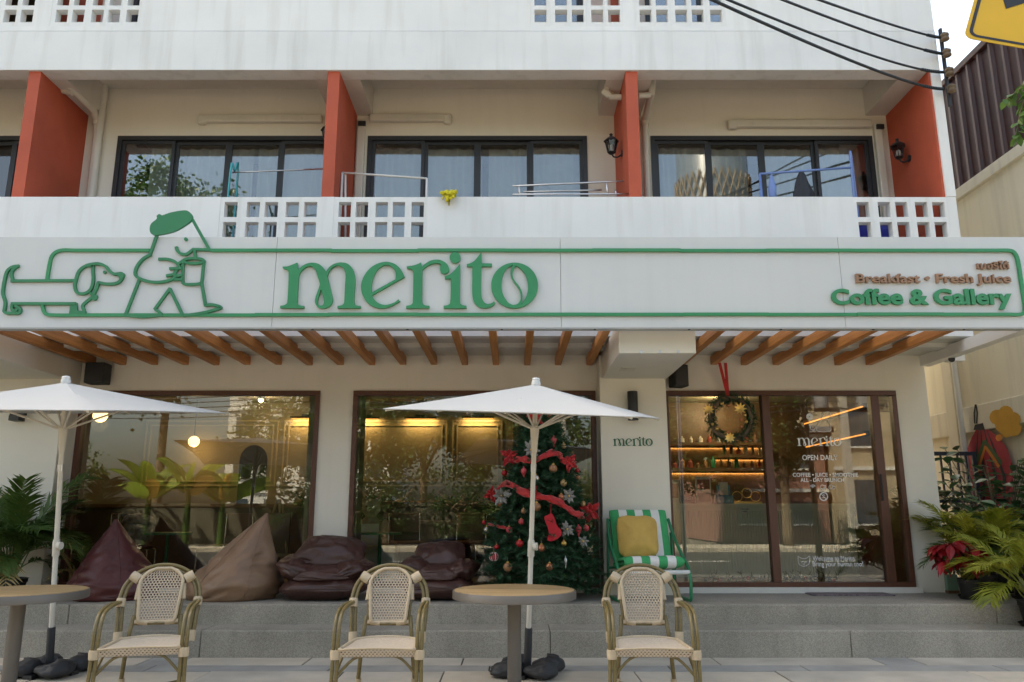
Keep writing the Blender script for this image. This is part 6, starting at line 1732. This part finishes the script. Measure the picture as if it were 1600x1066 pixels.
# counter things
def ctop(x, Y=11.35): return Vector((at(x, 787, Y).x, Y, cz))
def boxy(name, label, cat, x, w2, d2, h2, mat, Y=11.35):
    p_ = ctop(x, Y); t = thing(name, label, cat, p_); MB().box(-w2 / 2, w2 / 2, -d2 / 2, d2 / 2, 0, h2).build('body', mat, t, bevel=.006); return t
t = boxy('tip_box', 'black tip box on the counter', 'box', 1074, .19, .12, .11, 'black_plastic'); p_ = t.location
write('TIP BOX', -.06, .05, .055, .025, -.0605, .001, 'decal', t, .01, 'lettering', one=True)
t = boxy('framed_menu', 'framed menu with red pictures at the counter end', 'menu', 1053, .16, .03, .33, 'paper'); MB().box(-.06, .06, -.0185, -.0155, .08, .28).build('print', 'print_red', t)
t = boxy('menu_stand', 'white and red menu card standing on the counter', 'menu', 1100, .22, .03, .38, 'paper'); MB().box(-.09, .09, -.0185, -.0155, .2, .34).build('print', 'print_red', t); MB().box(-.09, .09, -.0188, -.0155, .03, .15).build('print', 'shelf_wood', t)
t = boxy('display_box', 'blue and white display box on the counter', 'box', 1131, .24, .12, .12, 'print_blue'); MB().box(-.06, .06, -.04, .04, .121, .30).build('carton', 'paper', t); MB().box(-.09, -.061, -.04, .04, .121, .26).build('carton', 'print_blue', t); MB().box(.061, .09, -.04, .04, .121, .26).build('carton', 'print_blue', t)
t = thing('wire_rack', 'gold wire stand with loops on the counter', 'stand', ctop(1168))
for k, x_ in enumerate((-.14, 0, .12)): MB().tube([(x_ + .07 * cos(radians(a)), 0, .10 + .05 * k % .1 + .07 * sin(radians(a))) for a in range(-90, 271, 20)], .006, 5).build('loop', 'gold', t)
MB().box(-.2, .2, -.04, .04, 0, .03).build('base', 'gold', t)
# back shelves with light strips
def shelf(x0, x1, y, Y, label, led=True):
    a, b = at(x0, y, Y), at(x1, y, Y); t = thing('wall_shelf', label, 'shelf', ((a.x + b.x) / 2, YB, a.z)); w2 = (b.x - a.x) / 2; d2 = YB - Y
    MB().box(-w2, w2, -d2, 0, .02, .06).build('board', 'shelf_wood', t)
    MB().box(-w2, w2, -.03, -.01, -.008, .018).build('light_strip', 'led', t)
    l_ = bpy.data.lights.new('shelf_lamp', 'AREA'); l_.shape = 'RECTANGLE'; l_.size = 2 * w2; l_.size_y = .02; l_.energy = .9 * w2; l_.color = (1, .6, .25)
    lo = bpy.data.objects.new('shelf_lamp', l_); COL.objects.link(lo); lo.parent = t; lo.location = (0, -.05, -.012); return t
shelf(1035, 1200, 697, 12.4, 'upper lit shelf behind the counter'); shelf(1122, 1200, 716, 12.42, 'short lit shelf between two others behind the counter'); shelf(1035, 1205, 737, 12.4, 'lowest lit shelf behind the counter')
zA, zB = 2.64, 2.28
for z_, lb in ((zA, 'upper slanting light strip shelf on the side wall behind the door'), (zB, 'lower slanting light strip shelf on the side wall behind the door')):
    t = thing('side_shelf', lb, 'shelf', (4.80, 11.3, z_)); MB().box(-.22, 0, -1.1, 1.0, .015, .05).build('board', 'shelf_wood', t); MB().box(-.21, -.197, -1.1, 1.0, -.002, .013).build('light_strip', 'led_dim', t)
rb = random.Random(8)
for (y, Y, x0, x1, n) in ((697, 12.5, 1060, 1190, 9), (716, 12.5, 1128, 1195, 6), (737, 12.5, 1050, 1195, 12)):
    for k in range(n):
        x = x0 + (x1 - x0) * (k + .5) / n; p_ = at(x, y, 12.4); hh = rb.uniform(.08, .2); r2 = rb.uniform(.025, .04); m_ = rb.choice(['seat_brown', 'paper', 'bronze', 'print_red', 'chair_green'])
        o = MB().lathe([(r2, 0), (r2, hh * .65), (r2 * .4, hh * .8), (r2 * .4, hh)], (0, 0, 0), 12).build('bottle', m_, smooth='auto'); o.location = (at(x, y, 12.5).x, 12.55, p_.z + .06)
        tag(o, 'small bottle standing on the %s lit shelf behind the counter' % {697: 'upper', 716: 'short middle', 737: 'lowest'}[y], 'bottle', 'bottles on the %s lit shelf' % {697: 'upper', 716: 'short', 737: 'lowest'}[y])
# low garland at the window foot
gar = thing('pine_garland', 'pine garland with red flowers along the foot of the shop glass', 'garland', (3.0, 9.5, DECK)); fol = MB()
for k in range(60):
    x_ = -.7 + 1.5 * k / 60; p_ = Vector((x_, rn.uniform(-.05, .05), .05)); needles(fol, p_, p_ + Vector((rn.uniform(-.08, .08), rn.uniform(-.08, .08), rn.uniform(.02, .16))), rn, 16, .06, .008)
fol.build('foliage', 'pine', gar, kind='stuff'); MB().tube([(-.7, 0, .035), (.8, 0, .035)], .03, 6).build('core', 'bark', gar)
for k in range(5): MB().ball((-.6 + .33 * k, -.07, .1 + .03 * (k % 2)), .022, 10, 7).build('berry', 'bauble_red', gar, smooth=True)

# ================================================================== ACROSS THE STREET (seen in the glass)
def crown_tree(loc, h, rx, rz_, label, seed, mat='tree_leaf', nleaf=5200, ls=.16, group='trees across the street'):
    t = thing('street_tree', label, 'tree', loc, 0, group); q_ = random.Random(seed); tr = MB()
    zc = h - rz_; tr.tube(smooth3([(0, 0, 0), (q_.uniform(-.1, .1), .05, zc * .5), (q_.uniform(-.2, .2), 0, zc + rz_ * .3)], 4), [.2, .19, .18, .16, .15, .13, .12, .10, .07], 10)
    for k in range(9):
        a = 2.4 * k; tr.tube([(0, 0, zc * (.6 + .05 * k)), (rx * .4 * cos(a), rx * .4 * sin(a), zc + rz_ * .0), (rx * .8 * cos(a), rx * .8 * sin(a), zc + rz_ * .4 * sin(k))], [.07, .045, .015], 6)
    tr.build('trunk', 'bark', t, smooth=True); mb = MB(); cl_ = []
    for k in range(46):
        v_ = Vector((q_.gauss(0, 1), q_.gauss(0, 1), q_.gauss(0, 1))).normalized() * q_.random() ** .4; cl_.append((Vector((v_.x * rx, v_.y * rx, zc + v_.z * rz_)), q_.uniform(.4, .95) * rx * .38))
    for i in range(nleaf):
        c2, r2 = cl_[i % len(cl_)]; p_ = c2 + Vector((q_.gauss(0, .55), q_.gauss(0, .55), q_.gauss(0, .45))) * r2
        a = Vector((q_.gauss(0, 1), q_.gauss(0, 1), q_.gauss(0, .6))).normalized() * ls * q_.uniform(.6, 1.2); b = a.cross(Vector((q_.gauss(0, 1), q_.gauss(0, 1), q_.gauss(0, 1)))).normalized() * ls * .32
        mb.add([p_, p_ + a * .5 + b, p_ + a, p_ + a * .5 - b], [(0, 1, 2, 3)])
    mb.build('crown', mat, t, kind='stuff')
def banana(loc, label, seed, h=2.6, n=8):
    t = thing('banana_plant', label, 'plant', loc, 0, 'banana plants across the street'); q_ = random.Random(seed)
    MB().lathe([(.13, 0), (.11, h * .3), (.07, h * .62)], (0, 0, 0), 10).build('stem', 'palm_dark', t, smooth='auto')
    for k in range(n):
        a = 2.4 * k + q_.uniform(-.3, .3); L = q_.uniform(1.25, 1.9) * h / 2.6; el = q_.uniform(.6, 1.35); mb = MB(); V = []; roll = q_.uniform(-1.1, 1.1)
        d = Vector((cos(a) * cos(el), sin(a) * cos(el), sin(el))); sd_ = Vector((-sin(a), cos(a), 0)); up_ = d.cross(sd_); sd_ = sd_ * cos(roll) + up_ * sin(roll); up_ = d.cross(sd_)
        for i in range(17):
            s_ = i / 16; p_ = Vector((0, 0, h * .45)) + d * L * s_ + Vector((cos(a), sin(a), 0)) * .25 * L * s_ ** 2 - Vector((0, 0, .30 * L * s_ ** 2.6)); w2 = .25 * max(.03, sin(pi * min(1, .04 + s_ * .96)) ** .55) * (0.06 if s_ < .16 else 1) * (1 + .12 * (i % 2))
            V += [p_ + sd_ * w2 + up_ * .3 * w2, p_, p_ - sd_ * w2 + up_ * .3 * w2]
        mb.add(V, [(i * 3 + j, i * 3 + j + 1, (i + 1) * 3 + j + 1, (i + 1) * 3 + j) for i in range(16) for j in range(2)]).build('leaf', 'banana_dry' if k == 3 else 'banana_leaf', t, smooth=True)
YO = -10.2
def ground_at(x, Y): p_ = mir(x, 900, Y); return (p_.x, Y, .10)
for x, s_, h_, lb in ((222, 1, 3.3, 'banana plant with a yellowed leaf across the street'), (285, 4, 3.6, 'tallest banana plant across the street'), (340, 9, 3.1, 'banana plant beside the dark street tree')):
    banana(ground_at(x, YO), lb, s_, h_, 13)
crown_tree(ground_at(420, -11), 5.2, 1.7, 1.5, 'round dark street tree beside the banana plants', 3)
crown_tree(ground_at(235, -13.5), 15.6, 3.2, 5.0, 'tall leafy street tree behind the banana plants', 5, nleaf=15000, ls=.24)
crown_tree(ground_at(660, -13), 7.0, 2.3, 2.4, 'spreading street tree opposite the middle window', 7, nleaf=6500)
crown_tree(ground_at(1235, -10.8), 7.2, 1.7, 2.4, 'dark street tree opposite the glass door', 9, nleaf=9000, ls=.2)
crown_tree(ground_at(1065, -12), 6.6, 1.9, 2.4, 'added dark tree opposite the wreath', 21, nleaf=8000, ls=.2); crown_tree(ground_at(1140, -13.5), 7.4, 2.0, 2.8, 'added dark tree in front of the pink shophouse', 22, nleaf=8000, ls=.2)  # both trees added to darken the reflections in the door glass
crown_tree(ground_at(60, -10.5), 4.0, 1.8, 1.4, 'low dense street tree opposite the far pillar', 12)
for k_, (x_, r_, h_) in enumerate(((470, 1.3, 2.6), (540, 1.2, 2.2), (600, 1.5, 3.0), (720, 1.4, 2.8), (790, 1.3, 2.4), (860, 1.6, 3.2), (930, 1.4, 2.7))):
    crown_tree(ground_at(x_, -11.3), h_, r_, h_ * .48, 'dense dark shrub along the mossy wall across the street', 40 + k_, nleaf=2600, ls=.13, group='shrubs along the wall across the street')
crown_tree(ground_at(560, -16), 8.2, 3.0, 3.0, 'added wide dark tree behind the shrubs across the street', 61, nleaf=14000, ls=.26); crown_tree(ground_at(800, -17), 8.6, 3.1, 3.2, 'added wide dark tree beside the tall utility pole', 62, nleaf=14000, ls=.26)  # both added to cover bright sky in the window reflections
# garden wall, houses, far blocks
gw = thing('garden_wall', 'long low grey wall across the street', 'wall', (0, -12.2, .1)); MB().box(-30, 2, -.1, .1, 0, 1.4).build('wall_face', 'mossy_wall', gw); MB().box(-30, 2, -.14, .14, 1.4, 1.5).build('coping', 'mossy_wall', gw)
def house(loc, w2, d2, h2, mat, label, floors, cols, roof='roof_metal'):
    t = thing('street_house', label, 'building', loc, 0, 'buildings across the street'); MB().box(-w2, w2, -d2, 0, 0, h2).build('wall', mat, t); MB().box(-w2 - .3, w2 + .3, -d2 - .3, .5, h2, h2 + .25).build('roof', roof, t)
    fh = h2 / floors
    for f_ in range(floors):
        MB().box(-w2 - .05, w2 + .05, .001, .12, f_ * fh + fh - .2, f_ * fh + fh - .05).build('string_course', 'facade_white', t)
        for c2 in range(cols):
            x_ = -w2 + (c2 + .5) * 2 * w2 / cols; wn = MB().box(x_ - .55, x_ + .55, .002, .05, f_ * fh + .8, f_ * fh + fh - .6).build('window', 'far_glass', t)
            MB().box(x_ - .62, x_ + .62, .051, .10, f_ * fh + .72, f_ * fh + .8).build('sill', 'facade_white', wn)
house((18.2, -15, 0), 4.6, 8, 6.4, 'facade_far', 'cream shophouse opposite the glass door', 2, 4); house((11.2, -15.5, 0), 2.2, 8, 4.6, 'facade_pink', 'pink shophouse beside the cream one', 2, 2)
house((-13.5, -34, 0), 5.5, 9, 13.5, 'facade_white', 'white apartment block far behind the banana plants', 5, 5)
# round tower with a lattice foot far away
c0_, c1_ = mir(1082, 305, -60), mir(1190, 250, -60); tw_ = thing('round_tower', 'far round tower with a diamond lattice skirt', 'tower', ((c0_.x + c1_.x) / 2, -66, 0)); rt = (c1_.x - c0_.x) / 2 * 1.05; zk = (c0_.z + c1_.z) / 2 + 1.5
MB().lathe([(rt, 0), (rt, zk + 9), (rt * .9, zk + 10), (.2, zk + 10.6)], (0, 0, 0), 40).build('drum', 'tower_skin', tw_, smooth='auto')
mb = MB()
for k in range(32):
    a0 = 2 * pi * k / 32
    for s_ in (-1, 1): mb.tube([((rt * 1.05) * cos(a0 + s_ * .1 * j), (rt * 1.05) * sin(a0 + s_ * .1 * j), zk - 12 + 1.25 * j) for j in range(11)], .10, 4)
mb.build('lattice', 'bark', tw_, kind='stuff')
# utility poles
def upole(x, Y, h2, label):
    p_ = mir(x, 800, Y); t = thing('utility_pole', label, 'pole', (p_.x, Y, .08)); MB().box(-.13, .13, -.13, .13, 0, h2).build('shaft', 'pole_concrete', t, bevel=.02)
    for z_ in (h2 - .4, h2 - 1.3): MB().box(-1.1, 1.1, -.05, .05, z_, z_ + .1).build('crossarm', 'black_metal', t)
    for x_ in (-1, -.5, .5, 1): MB().lathe([(.03, 0), (.07, .05), (.04, .1), (.07, .15), (.03, .2)], (x_, 0, h2 - .3), 10).build('insulator', 'bark', t)
    for x_ in (-.75, .75): MB().lathe([(.24, 0), (.26, .1), (.26, .8), (.2, .9)], (x_, 0, h2 - 2.6), 14).build('transformer', 'roof_metal', t, smooth='auto')
    MB().box(-1, 1, -.06, .06, h2 - 2.72, h2 - 2.6).build('transformer_shelf', 'black_metal', t)
    return t
pA = upole(1330, -9.3, 7.4, 'concrete utility pole opposite the glass door'); pB = upole(880, -9.4, 12.4, 'tall concrete utility pole with transformers opposite the middle balcony')
for k in range(7):
    z_ = 4.9 + .22 * k; pts = []
    for i in range(25):
        t_ = i / 24; x_ = -22 + 50 * t_; s_ = (t_ * 3) % 1; pts.append((x_, -9.15 - .05 * (k % 3), z_ - .5 * 4 * s_ * (1 - s_) * (.8 + .1 * k)))
    o = MB().tube(pts, .018, 5).build('street_cable', 'cable', smooth=True); tag(o, 'dark overhead cable strung along the far side of the street', 'cable', 'overhead cables across the street')
